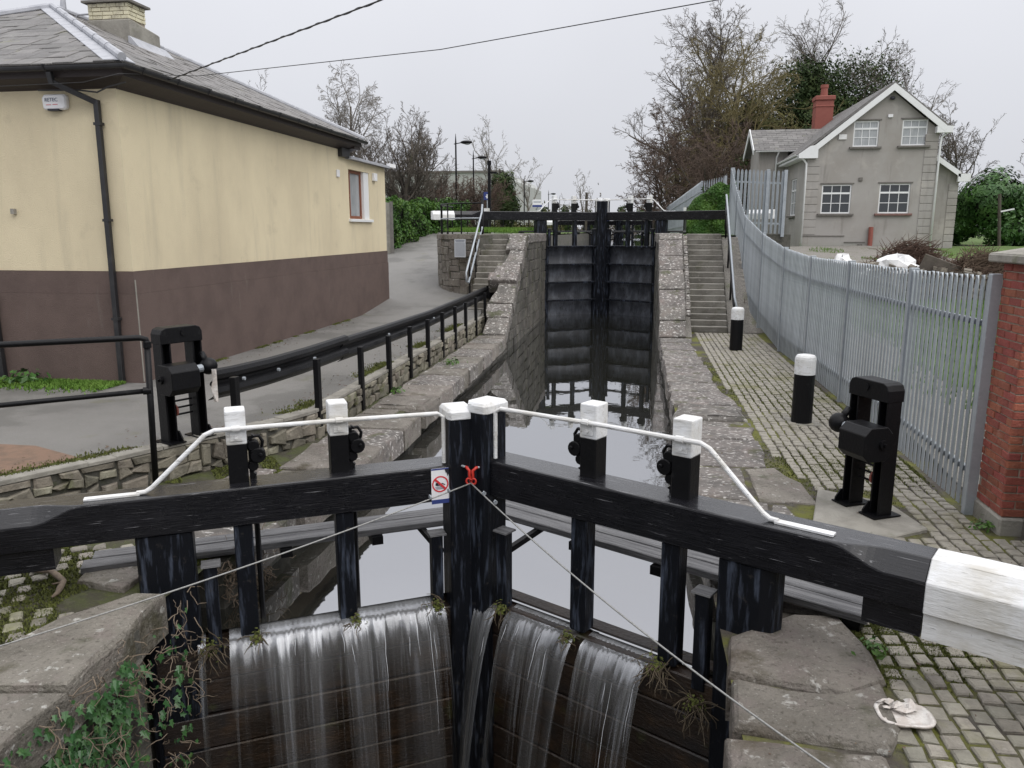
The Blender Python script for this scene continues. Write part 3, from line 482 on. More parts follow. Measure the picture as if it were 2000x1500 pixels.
# ================================================================ LOCK GATES
A = radians(29.5)
def lock_gate(side, X, YM, Z, label, group, white=3.56, end=4.7, cham=3.0, ribs=False, block=True, fall=False, boards=True, extra=0, seed=0):
    rot = -A if side > 0 else pi + A; t = thing('lock_gate', label, 'lock gate', (X, YM, Z), group, rot, local=True)
    g = lambda u, n, z: (u, -side*n, z)
    def bx(mb, u0, u1, n0, n1, z0, z1): q = [g(u0, n0, z0), g(u1, n0, z0), g(u1, n1, z0), g(u0, n1, z0)]; mb.hexa(q, [(a, c, z1) for a, c, _ in q]); return mb
    def prof(u, c, gr=0, zb=.47): return [g(u, -.32-gr, zb-gr), g(u, 0+gr, zb-gr), g(u, 0+gr, .78-c), g(u, -c*.9, .78+gr), g(u, -.305, .78+gr), g(u, -.32-gr, .765)]
    b = MB(); b.loft([prof(.10, .012), *[prof(cham + .34*s, .012 + .108*s*s*(3-2*s)) for s in lin(0, 1, 9)], prof(white, .12)]); bm_ = b.build('balance_beam', 'beam', t, bev=.006)
    b = MB(); b.loft([prof(white, .12, .003), prof(end-.05, .12, .003), prof(end, .13, -.015)]); b.build('beam_end', 'white', bm_, bev=.006)
    if block:
        b = MB(); bx(b, cham+.22, white-.005, -.28, -.03, .30, .466); b.build('beam_block', 'beam', bm_)
        b = MB(); bx(b, white+.002, end-.1, -.283, -.027, .297, .465); b.build('beam_block_end', 'white', bm_)
    # mitre post
    LD = .8 if ribs else 0
    b = MB(); b.prism([*[g(a, c, -2.6-LD) for a, c in ((0, .02), (.02, .055), (.190, .055), (.207, .03), (.207, -.22), (0, -.22))]], (0, 0, 3.80 + LD)); mp = b.build('mitre_post', 'gate', t, bev=.008)
    b = MB(); b.loft([[g(-.005, .03, z), g(.02, .068 - d, z), g(.196 - d, .068 - d, z), g(.22 - d, .03, z), g(.22 - d, -.235 + d, z), g(-.005, -.235 + d, z)] for z, d in ((1.19, 0), (1.255, 0), (1.285, .02))]); b.build('post_cap', 'white', mp, bev=.006)
    # heel post
    if side > 0:
        b = MB(); hp = [g(2.27, -.02, 0), g(2.58, -.02, 0), g(2.66, -.06, 0), g(2.69, -.16, 0), g(2.66, -.26, 0), g(2.56, -.34, 0), g(2.27, -.34, 0)]
    else: b = MB(); hp = [g(2.27, -.02, 0), g(2.66, -.02, 0), g(2.68, -.05, 0), g(2.68, -.34, 0), g(2.27, -.34, 0)]
    b.prism([(a, c, -2.6-LD) for a, c, _ in hp], (0, 0, 3.066 + LD)); b.build('heel_post', 'gate', t, bev=.012)
    # rack posts with white heads
    for u in (1.10, 1.90):
        b = MB(); bx(b, u-.075, u+.075, -.30, -.135, .60, 1.10); rpst = b.build('rack_post', 'black', t, bev=.008)
        b = MB(); bx(b, u-.078, u+.078, -.304, -.131, 1.095, 1.375); b.build('post_head', 'white', rpst, bev=.012, seg=2)
        b = MB(); bx(b, u-.075, u+.07, -.17, -.025, -.50, .466); b.build('post_foot', 'gate', t, bev=.008)
        b = MB(); bx(b, u-.115, u-.085, -.27, -.21, .78, 1.14)
        for k in range(9): b.prism([g(u-.115, -.27, .80+k*.04), g(u-.14, -.27, .815+k*.04), g(u-.115, -.27, .83+k*.04)], g(0, .06, 0))
        b.tube([g(u-.115, -.24, -.45), g(u-.115, -.24, .8)], .022, 6); b.build('rack', 'black', rpst)
        b = MB(); ctr = g(u-.185, -.23, 1.02)
        b.tube([g(u-.155, -.28, .98), g(u-.155, -.17, .98)], .062, 14); b.tube([g(u-.125, -.27, 1.06), g(u-.125, -.18, 1.06)], .046, 12); b.tube([g(u-.115, -.27, .89), g(u-.115, -.19, .89)], .042, 10)
        b.tube([g(u-.175, -.30, .99), g(u-.175, -.15, .99)], .016, 8); b.bar(g(u-.07, -.23, 1.10), g(u-.16, -.23, .93), .08, .045); b.tube([g(u-.10, -.25, 1.12), g(u-.17, -.25, 1.13), g(u-.20, -.25, 1.08), g(u-.19, -.25, 1.03)], .016, 6); b.build('rack_gear', 'black', rpst, bev=.006)
        b = MB(); bx(b, u-.045, u+.045, -.132, -.118, 1.13, 1.24); br = b.build('rail_bracket', 'white', rpst); b = MB(); b.tube([g(u, -.12, 1.16), g(u, -.105, 1.16)], .016, 8); b.build('bolt', 'white', rpst)
    # hand rail
    b = MB(); zr = 1.235; b.tube([g(.236, -.04, .80), g(.236, -.04, 1.0)], .017, 8); b.tube([g(.236, -.04, 1.0), g(.236, -.04, zr-.03), g(.285, -.05, zr), g(1.1, -.10, zr), g(2.06, -.10, zr), g(2.13, -.10, zr-.03), g(2.53, -.10, .83), g(2.58, -.10, .80), g(2.64, -.10, .797)], .0185, 10)
    for u in (1.10, 1.90): b.tube([g(u-.03, -.10, zr), g(u+.03, -.10, zr)], .027, 10)
    bx(b, 2.62, 3.0, -.14, -.075, .782, .796); b.build('hand_rail', 'white', t)
    # stub posts on the sill
    for u in (.32, 2.17):
        b = MB(); bx(b, u-.055, u+.045, -.11, -.01, -.60, .15); st_ = b.build('stub_post', 'gate', t, bev=.006); b = MB(); bx(b, u-.085, u+.06, -.14, 0, .152, .166); b.build('stub_cap', 'plank', st_)
    # foot walk behind the gate
    for k, (n0, n1) in enumerate(((-.52, -.69), (-.71, -.87))):
        b = MB(); bx(b, (-.33 if k == 0 else -.43), 3.15 - .06*k, n1, n0, .03 + side*.002, .09 + side*.002); b.build('walk_plank', 'plank', t, bev=.006)
    b = MB()
    for u in (.75, 1.55, 2.4): b = MB(); bx(b, u-.05, u+.05, -.86, -.48, -.05, .026); b.build('walk_bracket', 'black', t)
    b = MB(); bx(b, 2.98, 3.1, -.86, -.55, -.06, .026); b.build('walk_bearer', 'black', t); b = MB(); b.bar(g(.22, -.24, -.10), g(.36, -.66, .06), .05, .05); b.build('walk_strut', 'black', t)
    # the leaf itself
    if ribs:
        zs = (-.50, -1.17, -1.85, -2.53, -3.2)
        for k in range(4):
            b = MB(); secs = [[g(.24, -.16-.06*sin(pi*s), zs[k+1] + (zs[k]-zs[k+1])*s), g(2.27, -.16-.06*sin(pi*s), zs[k+1] + (zs[k]-zs[k+1])*s)] for s in lin(0, 1, 7)]
            b.loft(secs, False); b.build('gate_panel', 'panel', t, smooth=True)
        for k in range(5): b = MB(); bx(b, .20, 2.3, -.20, .03, zs[k]-.03, zs[k]+.03); b.build('gate_rib', 'gate', t, bev=.01)
        b = MB(); bx(b, -.02, .02, .056, .062, -3.0, -.7); b.build('leak_streak', 'white' if side > 0 else 'gate', t)
        for u in (.20, 2.2): b = MB(); bx(b, u, u+.1, -.17, -.01, -3.2, -.5); b.build('gate_stile', 'gate', t)
    else:
        bh = .30; z = -.53
        for k in range(9):
            b = MB(); R = random.Random(seed*20+k); bx(b, .05, 2.62, -.16, -.025 + R.uniform(-.012, .012), z-bh+.012, z); b.build('gate_board', 'board', t, bev=.01); z -= bh
        b = MB(); bx(b, .05, 2.6, -.30, -.17, -.66, -.50); b.build('sill_beam', 'board', t)
    return t
GL = 'lock gates'
g1 = lock_gate(-1, -1.36, 6.35, -.01, 'left leaf of the near lock gates with a no swimming sign on its beam', GL, seed=1, end=6.3, white=5.9)
g2 = lock_gate(1, -1.36, 6.35, .05, 'right leaf of the near lock gates, its balance beam ending in white paint', GL, seed=2)
g3 = lock_gate(-1, -1.36, 30.6, 2.65, 'left leaf of the upper lock gates, closed above the far end of the chamber', GL, white=5.85, end=6.65, cham=4.9, ribs=True, block=False)
g4 = lock_gate(1, -1.36, 30.6, 2.65, 'right leaf of the upper lock gates, its beam reaching to the steel fence', GL, white=5.7, end=6.6, cham=4.9, ribs=True, block=False)
g5 = lock_gate(-1, -1.36, 58, 2.65, 'left leaf of the furthest lock gates, seen through the upper gates', GL, white=5.2, end=6, cham=4.6, block=False, seed=3)
g6 = lock_gate(1, -1.36, 58, 2.65, 'right leaf of the furthest lock gates with thin water falling, beyond the upper gates', GL, white=5.2, end=6, cham=4.6, block=False, seed=4)
# ---- water coming over the near gates
def curtain(side, YM, Z, spans, name, label, drop=2.4, seed=0, v0=.75):
    R = random.Random(seed); rot = -A if side > 0 else pi + A; ca, sa = cos(rot), sin(rot); mb = MB(); UV = []; st = MB()
    def W(u, n, z): a, c = u, -side*n; return (-1.36 + a*ca - c*sa, YM + a*sa + c*ca, Z + z)
    rows = [0, .04, .09, .15, .22, .30, .40, .52, .66, .82, 1.0]
    for u0, u1, k in spans:
        nu = max(int((u1-u0)/.02), 3); o = len(mb.v)
        for i in range(nu+1):
            u = u0 + (u1-u0)*i/nu; v = v0*k*(1 + .12*sin(u*23+seed) + .06*sin(u*71)); du = .05*sin(u*9+seed)
            for r in rows:
                tt = r*sqrt(2*drop/9.8); z = -.47 - .03*min(r*8, 1) - 4.9*tt*tt; n = -.16 + .15*min(r*14, 1) + v*tt + .008*sin(u*140+r*3)
                mb.v.append(W(u+du*r, n, z)); UV.append((u*1.0 + seed*7.3, r))
        m_ = len(rows)
        for i in range(nu):
            for j in range(m_-1): a = o+i*m_+j; mb.f.append((a, a+1, a+m_+1, a+m_))
        for q in range(int((u1-u0)*6)):
            u = R.uniform(u0, u1); v = v0*k*(1 + .12*sin(u*23+seed) + .06*sin(u*71)); du = .05*sin(u*9+seed); r0 = R.uniform(.05, .3); r1 = r0 + R.choice((.10, .14, .2, .3, .6)); pts = []
            for s in lin(r0, min(r1, 1), 7): tt = s*sqrt(2*drop/9.8); pts.append(W(u+du*s+.004*sin(s*40+q), .015 + v*tt, -.5-4.9*tt*tt))
            st.tube(pts, [.0006, .0014, .002, .002, .0018, .0012, .0005], 4, False)
    o = mb.build(name, 'fall', smooth=True, kind='structure', rec=False); me = o.data; uvl = me.uv_layers.new(name='UVMap')
    uvl.data.foreach_set('uv', [c for l_ in me.loops for c in UV[l_.vertex_index]]); o.name = name
    if label: st.build('water_thread', 'strand', kind='stuff', rec=False, smooth=True, label=label, cat='water threads')
curtain(-1, 6.35, 0, [(.27, .40, .8), (.40, 2.06, 1.0), (2.24, 2.30, .4)], 'falling_water', 'bright threads of water falling from the left leaf of the near gates', seed=1)
curtain(1, 6.35, .0, [(.06, .30, .9), (.40, 1.10, 1.0), (1.18, 1.76, 1.05)], 'falling_water', 'bright threads of water falling from the right leaf of the near gates', seed=2)
curtain(1, 58, 2.65, [(.3, 1.0, .5), (1.2, 1.8, .5)], 'falling_water', None, seed=3)

# ================================================================ ROAD BRIDGE the picture is taken from (below and behind the camera)
br = thing('road_bridge', 'stone road bridge across the lock tail from which the lock is seen', 'bridge', (-1.3, -2, 0), kind='structure')
b = MB(); b.box(-14, -4.2, -6, .22, -3.4, 2.05); b.box(1.5, 9, -6, .22, -3.4, 2.05); b.build('abutment', 'mortar', br)
arc_ = [(-1.35 + 2.85*cos(t), -2.9 + 3.4*sin(t)) for t in lin(pi, 0, 13)]
b = MB()
for (x0, z0), (x1, z1) in zip(arc_, arc_[1:]): b.hexa([(x0, -6, z0), (x1, -6, z1), (x1, .22, z1), (x0, .22, z0)], [(x0, -6, 2.05), (x1, -6, 2.05), (x1, .22, 2.05), (x0, .22, 2.05)])
b.build('arch', 'mortar', br); b = MB(); b.box(-14, 9, -.15, .26, 2.053, 2.16); b.build('parapet_coping', 'cement', br)
# ================================================================ CREAM HOUSE ON THE LEFT
def text_mesh(s, size, fr, m, name, parent, depth=.002, align='LEFT'):
    cu = bpy.data.curves.new('lettering', 'FONT'); cu.body = s; cu.size = size; cu.extrude = depth; cu.align_x = align
    o = bpy.data.objects.new('lettering', cu); C.objects.link(o); bpy.context.view_layer.update()
    me = bpy.data.meshes.new_from_object(o.evaluated_get(bpy.context.evaluated_depsgraph_get())); bpy.data.objects.remove(o)
    b = BASE[parent.name]
    for v in me.vertices: p = fr[0] + fr[1]*v.co.x + fr[2]*v.co.y + fr[3]*v.co.z; v.co = p - b
    me.materials.clear(); me.materials.append(M[m]); r = bpy.data.objects.new(name, me); C.objects.link(r); r.parent = parent; BASE[r.name] = b; return r
def wall_cells(mb, fr, poly, holes, th):
    """a wall outline with real openings cut in it, th thick"""
    us = sorted({p[0] for p in poly} | {q for h in holes for q in (h[0], h[1])})
    for a, c in zip(us, us[1:]):
        v0 = min(p[1] for p in poly); v1 = max(p[1] for p in poly); cur = v0
        for h in sorted([h for h in holes if h[0] <= a + 1e-6 and h[1] >= c - 1e-6], key=lambda h: h[2]) + [(0, 0, v1, v1)]:
            if h[2] > cur + 1e-6:
                q = clip([(a, cur), (c, cur), (c, h[2]), (a, h[2])], poly)
                if q: P = [fr[0] + fr[1]*x + fr[2]*y for x, y in q]; mb.hexa([p - fr[3]*th for p in P], P)
            cur = h[3]
HB = (-7.67, 11.05, .38)
ch = thing('house', 'cream rendered single storey house with brown plinth and slate hipped roof', 'house', HB)
b = MB(); b.box(-16.4, -7.67, 11.05, 20.3, 2.13, 5.0); b.build('wall', 'cream', ch)
b = MB(); wall_cells(b, (V3(-7.67, 0, 0), V3(0, 1, 0), V3(0, 0, 1), V3(1, 0, 0)), [(20.302, 2.13), (23.6, 2.13), (23.6, 4.62), (20.302, 4.62)], [(20.5, 22.15, 3.06, 4.36)], .3); b.box(-14, -7.98, 20.302, 23.59, 2.13, 4.6); b.build('wall', 'cream', ch)
b = MB(); b.box(-16.42, -7.655, 11.035, 23.61, 1.78, 2.128); b.box(-16.44, -7.64, 11.02, 23.62, -.2, 1.778); b.build('plinth', 'brown', ch)
b = MB(); b.box(-7.639, -7.632, 11.02, 11.045, .4, 2.0); b.build('paint_streak', 'cement', ch)
AP, RE = V3(-12.1, 15.6, 7.25), V3(-12.1, 19.5, 7.25); FR, FL, BR, BL = V3(-7.3, 10.72, 5.1), V3(-16.9, 10.72, 5.1), V3(-7.3, 20.8, 5.1), V3(-16.9, 20.8, 5.1)
b = MB(); b.add([FL, FR, BR, BL, AP, RE], [(0, 1, 4), (1, 2, 5, 4), (2, 3, 5), (3, 0, 4, 5), (0, 3, 2, 1)]); rf = b.build('roof', 'slate', ch)
def plane2d(o, u, v, pts): f_ = frame(o, u, v); return f_, [((p-f_[0]).dot(f_[1]), (p-f_[0]).dot(f_[2])) for p in pts]
f_, pg = plane2d(FR + V3(-4.8, 0, 0), (1, 0, 0), AP - (FR+FL)/2, [FL, FR, AP]); tiles(rf, 'slate', 'slate', f_, pg, .36, .36, .012, .12, .03, .006, .5, (.0, .022), .010, .006, 260, 41, minarea=.05)
f_, pg = plane2d((FR+BR)/2, (0, 1, 0), (RE+AP)/2 - (FR+BR)/2 - V3(0, .3, 0)*0, [FR, BR, RE, AP]); u2 = V3(0, 1, 0); v2 = (V3(-12.1, 0, 7.25)-V3(-7.3, 0, 5.1)).normalized(); f_ = (V3(-7.3, 10.72, 5.1), u2, v2, u2.cross(v2) if u2.cross(v2).z > 0 else v2.cross(u2)); pg = [((p-f_[0]).dot(u2), (p-f_[0]).dot(v2)) for p in (FR, BR, RE, AP)]
tiles(rf, 'slate', 'slate', f_, pg, .36, .30, .012, .12, .03, .006, .5, (.0, .022), .012, .006, 40, 42, minarea=.05)
b = MB(); nF = V3(0, -.4, .91); nR = V3(.41, 0, .91)
hv = (AP-FR).normalized(); k = 7
for i in range(k):
    p = FR + (AP-FR)*(i/k); q = FR + (AP-FR)*((i+1)/k*1.0 - .004); off = V3(-.30, 0, 0)
    b.hexa([p+V3(0, 0, .025), q+V3(0, 0, .025), q+off+V3(0, 0, .03), p+off+V3(0, 0, .03)], [p+V3(0, 0, .04), q+V3(0, 0, .04), q+off+V3(0, 0, .042), p+off+V3(0, 0, .042)])
    off = V3(.0, .30, 0); b.hexa([p+V3(0, 0, .025), q+V3(0, 0, .025), q+off+V3(0, 0, .03), p+off+V3(0, 0, .03)], [p+V3(0, 0, .04), q+V3(0, 0, .04), q+off+V3(0, 0, .042), p+off+V3(0, 0, .042)])
    b.tube([p+V3(0, 0, .07), q+V3(0, 0, .07)], [.062, .055], 8)
b.build('hip_flashing', 'lead', rf)
b = MB(); b.tube([AP+V3(0, 0, .05), RE+V3(0, 0, .05), BR+V3(0, 0, .05)], .06, 8); b.tube([AP+V3(0, 0, .05), FL+V3(0, 0, .05)], .07, 8); b.build('ridge_capping', 'lead', rf)
b = MB(); b.tube([AP+V3(-.02, .35, .05), AP+V3(0, .35, .28), AP+V3(.03, .35, .36)], [.07, .05, .02], 8); b.build('finial', 'lead', rf)
b = MB(); b.loft([[(-17, 10.78, 5.06), (-7.36, 10.78, 5.06), (-7.36, 20.75, 5.06)], [(-17, 10.78, 4.93), (-7.36, 10.78, 4.93), (-7.36, 20.75, 4.93)], [(-17, 11.0, 4.84), (-7.6, 11.0, 4.84), (-7.6, 20.75, 4.84)], [(-17, 11.06, 4.80), (-7.66, 11.06, 4.80), (-7.66, 20.75, 4.80)]], False); b.box(-12, -7.4, 20.31, 20.75, 4.85, 5.06); b.build('soffit', 'fascia', ch)
def gutter(parent, pts, r, m='gutter', clips=True, nm='gutter'):
    b = MB(); n = 9; P = [V3(*p) for p in pts]; secs = []
    for i, p in enumerate(P):
        d = (P[min(i+1, len(P)-1)] - P[max(i-1, 0)]); d.z = 0; d.normalize(); s = V3(d.y, -d.x, 0); s = s / max(.5, 1)
        secs.append([p + s*r*cos(pi + pi*k/n) + V3(0, 0, r*sin(pi+pi*k/n)) for k in range(n+1)] + [p + s*(r-.008)*cos(2*pi - pi*k/n) + V3(0, 0, (r-.008)*sin(2*pi-pi*k/n)) for k in range(n+1)])
    b.loft(secs); g_ = b.build(nm, m, parent)
    if clips:
        b = MB()
        for a, c in zip(P, P[1:]):
            for k in range(int((c-a).length/.9)):
                p = a + (c-a).normalized()*(k*.9+.4); d = (c-a).normalized(); s = V3(d.y, -d.x, 0); b.bar(p+s*(r+.004)+V3(0, 0, .012), p-s*(r+.004)+V3(0, 0, .012), .025, .016); b.bar(p+s*(r+.004), p+s*.02+V3(0, 0, -r-.006), .02, .008)
        b.build('gutter_clip', m, g_, kind='stuff')
    return g_
gutter(ch, [(-17, 10.68, 5.07), (-7.26, 10.68, 5.07), (-7.26, 20.85, 5.07)], .065)
gutter(ch, [(-7.60, 20.3, 4.66), (-7.60, 23.75, 4.64)], .06)
b = MB(); b.box(-14, -7.5, 20.31, 23.72, 4.60, 4.67); b.build('roof', 'lead', ch)
b = MB(); b.box(-7.66, -7.55, 19.8, 20.36, 4.62, 4.84); b.build('hopper', 'gutter', ch)
def sqpipe(parent, pts, wd, m='gutter', brackets=(), nm='downpipe'):
    b = MB()
    for p, q in zip(pts, pts[1:]): b.bar(p, q, wd, wd, (0, 1, .01))
    o = b.build(nm, m, parent, bev=.008); b = MB()
    for p in brackets: b.box(p[0]-wd*.75, p[0]+wd*.75, p[1]-wd*.6, p[1]+wd*.6, p[2]-.02, p[2]+.02)
    if brackets: b.build('pipe_bracket', m, o)
    return o
sqpipe(ch, [(-8.46, 10.70, 5.0), (-8.46, 10.74, 4.84)], .075); sqpipe(ch, [(-8.46, 10.75, 4.86), (-7.95, 10.975, 4.60)], .075, nm='downpipe')
sqpipe(ch, [(-7.95, 10.975, 4.64), (-7.97, 10.96, .40)], .078, brackets=((-7.95, 10.975, 4.3), (-7.955, 10.97, 2.9), (-7.965, 10.965, 1.4)), nm='downpipe')
sqpipe(ch, [(-10.1, 10.96, 1.75), (-10.08, 10.96, .4)], .09)
b = MB(); b.box(-9.62, -9.56, 10.99, 11.05, 3.0, 3.08); b.build('vent', 'cement', ch)
al = MB(); al.loft([[(-8.85+d, 11.045-h, 4.54+d*.8), (-8.82+d, 11.045-h, 4.52+d*.8), (-8.50-d, 11.045-h, 4.52+d*.8), (-8.46-d, 11.045-h, 4.55+d*.8), (-8.45-d, 11.045-h, 4.70-d), (-8.49-d, 11.045-h, 4.74-d), (-8.82+d, 11.045-h, 4.74-d), (-8.86+d, 11.045-h, 4.70-d)] for d, h in ((0, 0), (0, .05), (.02, .075))])
ao = al.build('alarm_box', 'whitep', ch, bev=.004); text_mesh('RETEC', .075, (V3(-8.80, 10.966, 4.635), V3(1, 0, 0), V3(0, 0, 1), V3(0, -1, 0)), 'textg', 'lettering', ao)
b = MB(); b.box(-8.78, -8.70, 10.964, 10.972, 4.585, 4.592); b.box(-8.67, -8.59, 10.964, 10.972, 4.588, 4.595); b.build('small_print', 'signr', ao); b = MB(); b.box(-8.76, -8.58, 10.96, 11.04, 4.505, 4.53); b.build('alarm_base', 'signb', ao)
# chimney
b = MB(); b.hexa([(-11.62, 15.95, 6.2), (-10.60, 15.95, 6.2), (-10.60, 17.0, 6.2), (-11.62, 17.0, 6.2)], [(-11.62, 15.95, 7.10), (-10.60, 15.95, 7.10), (-10.60, 17.0, 6.98), (-11.62, 17.0, 6.98)]); chm = b.build('chimney', 'cement', ch, bev=.03)
b = MB(); b.box(-11.56, -10.66, 16.0, 16.55, 7.05, 7.42); b.build('chimney_stack', 'bmort', chm)
fr_ = (V3(-11.57, 15.99, 7.10), V3(1, 0, 0), V3(0, 0, 1), V3(0, -1, 0)); tiles(chm, 'brick', 'creambrick', fr_, [(0, 0), (.92, 0), (.92, .33), (0, .33)], .22, .080, .012, .1, 0, .004, .5, (-.02, .012), .004, .006, 40, 51)
fr_ = (V3(-10.65, 15.99, 7.10), V3(0, 1, 0), V3(0, 0, 1), V3(1, 0, 0)); tiles(chm, 'brick', 'creambrick', fr_, [(0, 0), (.57, 0), (.57, .33), (0, .33)], .22, .080, .012, .1, 0, .004, .5, (-.02, .012), .004, .006, 40, 52)
b = MB(); b.box(-11.66, -10.56, 15.9, 16.65, 7.425, 7.47); b.build('chimney_cap', 'sill', chm)
for x in (-11.3, -10.95): b = MB(); b.tube([(x, 16.25, 7.465), (x, 16.25, 7.95)], [.13, .11], 14); b.build('chimney_pot', 'terra', chm)
b = MB(); b.hexa([(-10.58, 15.8, 6.50), (-10.30, 15.8, 6.44), (-10.30, 17.1, 6.44), (-10.58, 17.1, 6.50)], [(-10.58, 15.8, 6.72), (-10.55, 15.8, 6.72), (-10.55, 17.1, 6.70), (-10.58, 17.1, 6.70)]); b.build('chimney_flashing', 'lead', chm)
b = MB(); b.tube([(-11.6, 16.1, 7.25), (-11.9, 16.1, 7.25), (-12.0, 16.1, 7.15)], .02, 6); b.build('aerial_pipe', 'lead', chm)
# window of the extension
wn = thing('w', 'x', 'x'); bpy.data.objects.remove(wn)
b = MB(); b.box(-7.80, -7.76, 20.5, 22.15, 3.06, 4.36)
fw = MB()
for y0, y1, z0, z1 in ((20.502, 20.57, 3.062, 4.358), (21.66, 21.73, 3.062, 4.358), (20.57, 21.66, 3.062, 3.14), (20.57, 21.66, 4.28, 4.358), (20.80, 20.86, 3.14, 4.28)): fw.box(-7.83, -7.765, y0, y1, z0, z1)
fw.box(-7.83, -7.765, 20.57, 20.80, 3.65, 3.72); wo = fw.build('window', 'wood', ch)
b = MB(); b.box(-7.81, -7.80, 20.55, 21.68, 3.1, 4.3); b.build('pane', 'glassl', wo)
b = MB(); b.box(-7.96, -7.69, 21.735, 22.148, 3.062, 4.358); b.build('window_reveal', 'upvc', ch)
b = MB(); b.box(-7.9, -7.60, 20.42, 22.25, 2.98, 3.055); b.build('window_sill', 'upvc', ch, bev=.006)
b = MB(); b.box(-7.665, -7.63, 19.62, 19.80, 4.10, 4.28); b.build('junction_box', 'whitep', ch, bev=.006); b = MB(); b.box(-7.665, -7.58, 22.40, 22.65, 4.16, 4.38); b.build('sensor_box', 'whitep', ch, bev=.01)
b = MB(); b.obox((-7.5, 23.75, 4.68), (.06, .13, -.01), (.06, -.03, 0), (0, 0, .055)); b.bar((-7.62, 23.55, 4.66), (-7.5, 23.7, 4.66), .03, .03); b.build('security_camera', 'whitep', ch, bev=.006)
b = MB(); b.tube([(-8.9, 10.98, 4.80), (-8.2, 10.95, 4.78), (-7.9, 10.94, 4.74), (-7.7, 10.9, 4.80), (-7.4, 10.9, 4.86)], .012, 5); b.build('house_cable', 'gutter', ch)
# ================================================================ GREY GABLED HOUSE
g2h = thing('house', 'grey rendered two storey gabled house with white barge boards and quoins', 'house', (10, 38, 1.75))
gfr2 = (V3(0, 38, 0), V3(1, 0, 0), V3(0, 0, 1), V3(0, -1, 0)); WN = [(9.34, 10.40, 6.40, 7.50), (11.36, 12.42, 6.42, 7.52), (8.18, 9.46, 3.50, 4.78), (10.64, 11.94, 3.50, 4.80)]
GP = [(7.46, 1.3), (12.9, 1.3), (12.9, 7.05), (10.83, 8.75), (7.46, 6.12)]
b = MB(); wall_cells(b, gfr2, GP, WN, .3); b.build('wall', 'render', g2h)
b = MB(); wall_cells(b, (V3(7.46, 0, 0), V3(0, 1, 0), V3(0, 0, 1), V3(-1, 0, 0)), [(38.302, 1.3), (49, 1.3), (49, 6.12), (38.302, 6.12)], [(40.1, 41.5, 3.45, 5.2)], .3); b.box(7.8, 12.85, 48.7, 49, 1.3, 7); b.box(12.6, 12.9, 38.31, 49, 1.3, 7); b.build('wall', 'render', g2h)
def barge(x0, z0, x1, z1, y, w_=.05, h=.30):
    b = MB(); b.hexa([(x0, y, z0-h), (x1, y, z1-h), (x1, y+w_, z1-h), (x0, y+w_, z0-h)], [(x0, y, z0), (x1, y, z1), (x1, y+w_, z1), (x0, y+w_, z0)]); return b
b = MB(); b.hexa([(7.05, 37.78, 6.02), (10.83, 37.78, 9.0), (10.83, 49.2, 9.0), (7.05, 49.2, 6.02)], [(7.0, 37.78, 6.10), (10.83, 37.78, 9.10), (10.83, 49.2, 9.10), (7.0, 49.2, 6.10)]); b.hexa([(13.3, 37.78, 7.05), (10.83, 37.78, 9.0), (10.83, 49.2, 9.0), (13.3, 49.2, 7.05)], [(13.35, 37.78, 7.13), (10.83, 37.78, 9.10), (10.83, 49.2, 9.10), (13.35, 49.2, 7.13)]); gr_ = b.build('roof', 'slate', g2h)
v2 = V3(3.83, 0, 3.0).normalized(); u2 = V3(0, 1, 0); fs = (V3(7.0, 37.8, 6.10), u2, v2, V3(-v2.z, 0, v2.x)); tiles(gr_, 'roof_slate', 'slate', fs, [(0, 0), (11.3, 0), (11.3, 4.8), (0, 4.8)], .4, .28, .01, 0, 0, .003, .5, (0, .02), .005, .004, 0, 53)
barge(7.55, 6.36, 10.83, 9.02, 37.72).build('barge_board', 'upvc', g2h); barge(10.83, 9.02, 13.1, 7.22, 37.722).build('barge_board', 'upvc', g2h)
b = MB(); b.prism([(7.02, 37.725, 6.10), (7.05, 37.725, 5.92), (7.85, 37.725, 5.92), (7.85, 37.725, 6.5), (7.5, 37.725, 6.44)], (0, .3, 0)); b.build('barge_end', 'upvc', g2h); b = MB(); b.box(12.72, 13.36, 37.725, 38.0, 6.92, 7.2); b.build('barge_end', 'upvc', g2h)
b = MB(); b.box(7.02, 7.44, 38.02, 49.1, 5.92, 6.02); b.build('soffit', 'upvc', g2h); gutter(g2h, [(6.96, 49.2, 6.10), (6.96, 37.8, 6.10)], .07, 'upvc', False)
def rpipe(parent, pts, r, m, nm='downpipe'): b = MB(); b.tube(pts, r, 8); return b.build(nm, m, parent, smooth=True)
rpipe(g2h, [(7.0, 37.85, 6.05), (7.3, 37.9, 5.85), (7.42, 37.93, 5.7), (7.42, 37.93, 2.0)], .045, 'upvc'); rpipe(g2h, [(13.25, 37.95, 7.0), (13.0, 37.94, 6.75), (12.97, 37.94, 6.5), (12.97, 37.94, 1.7)], .045, 'upvc')
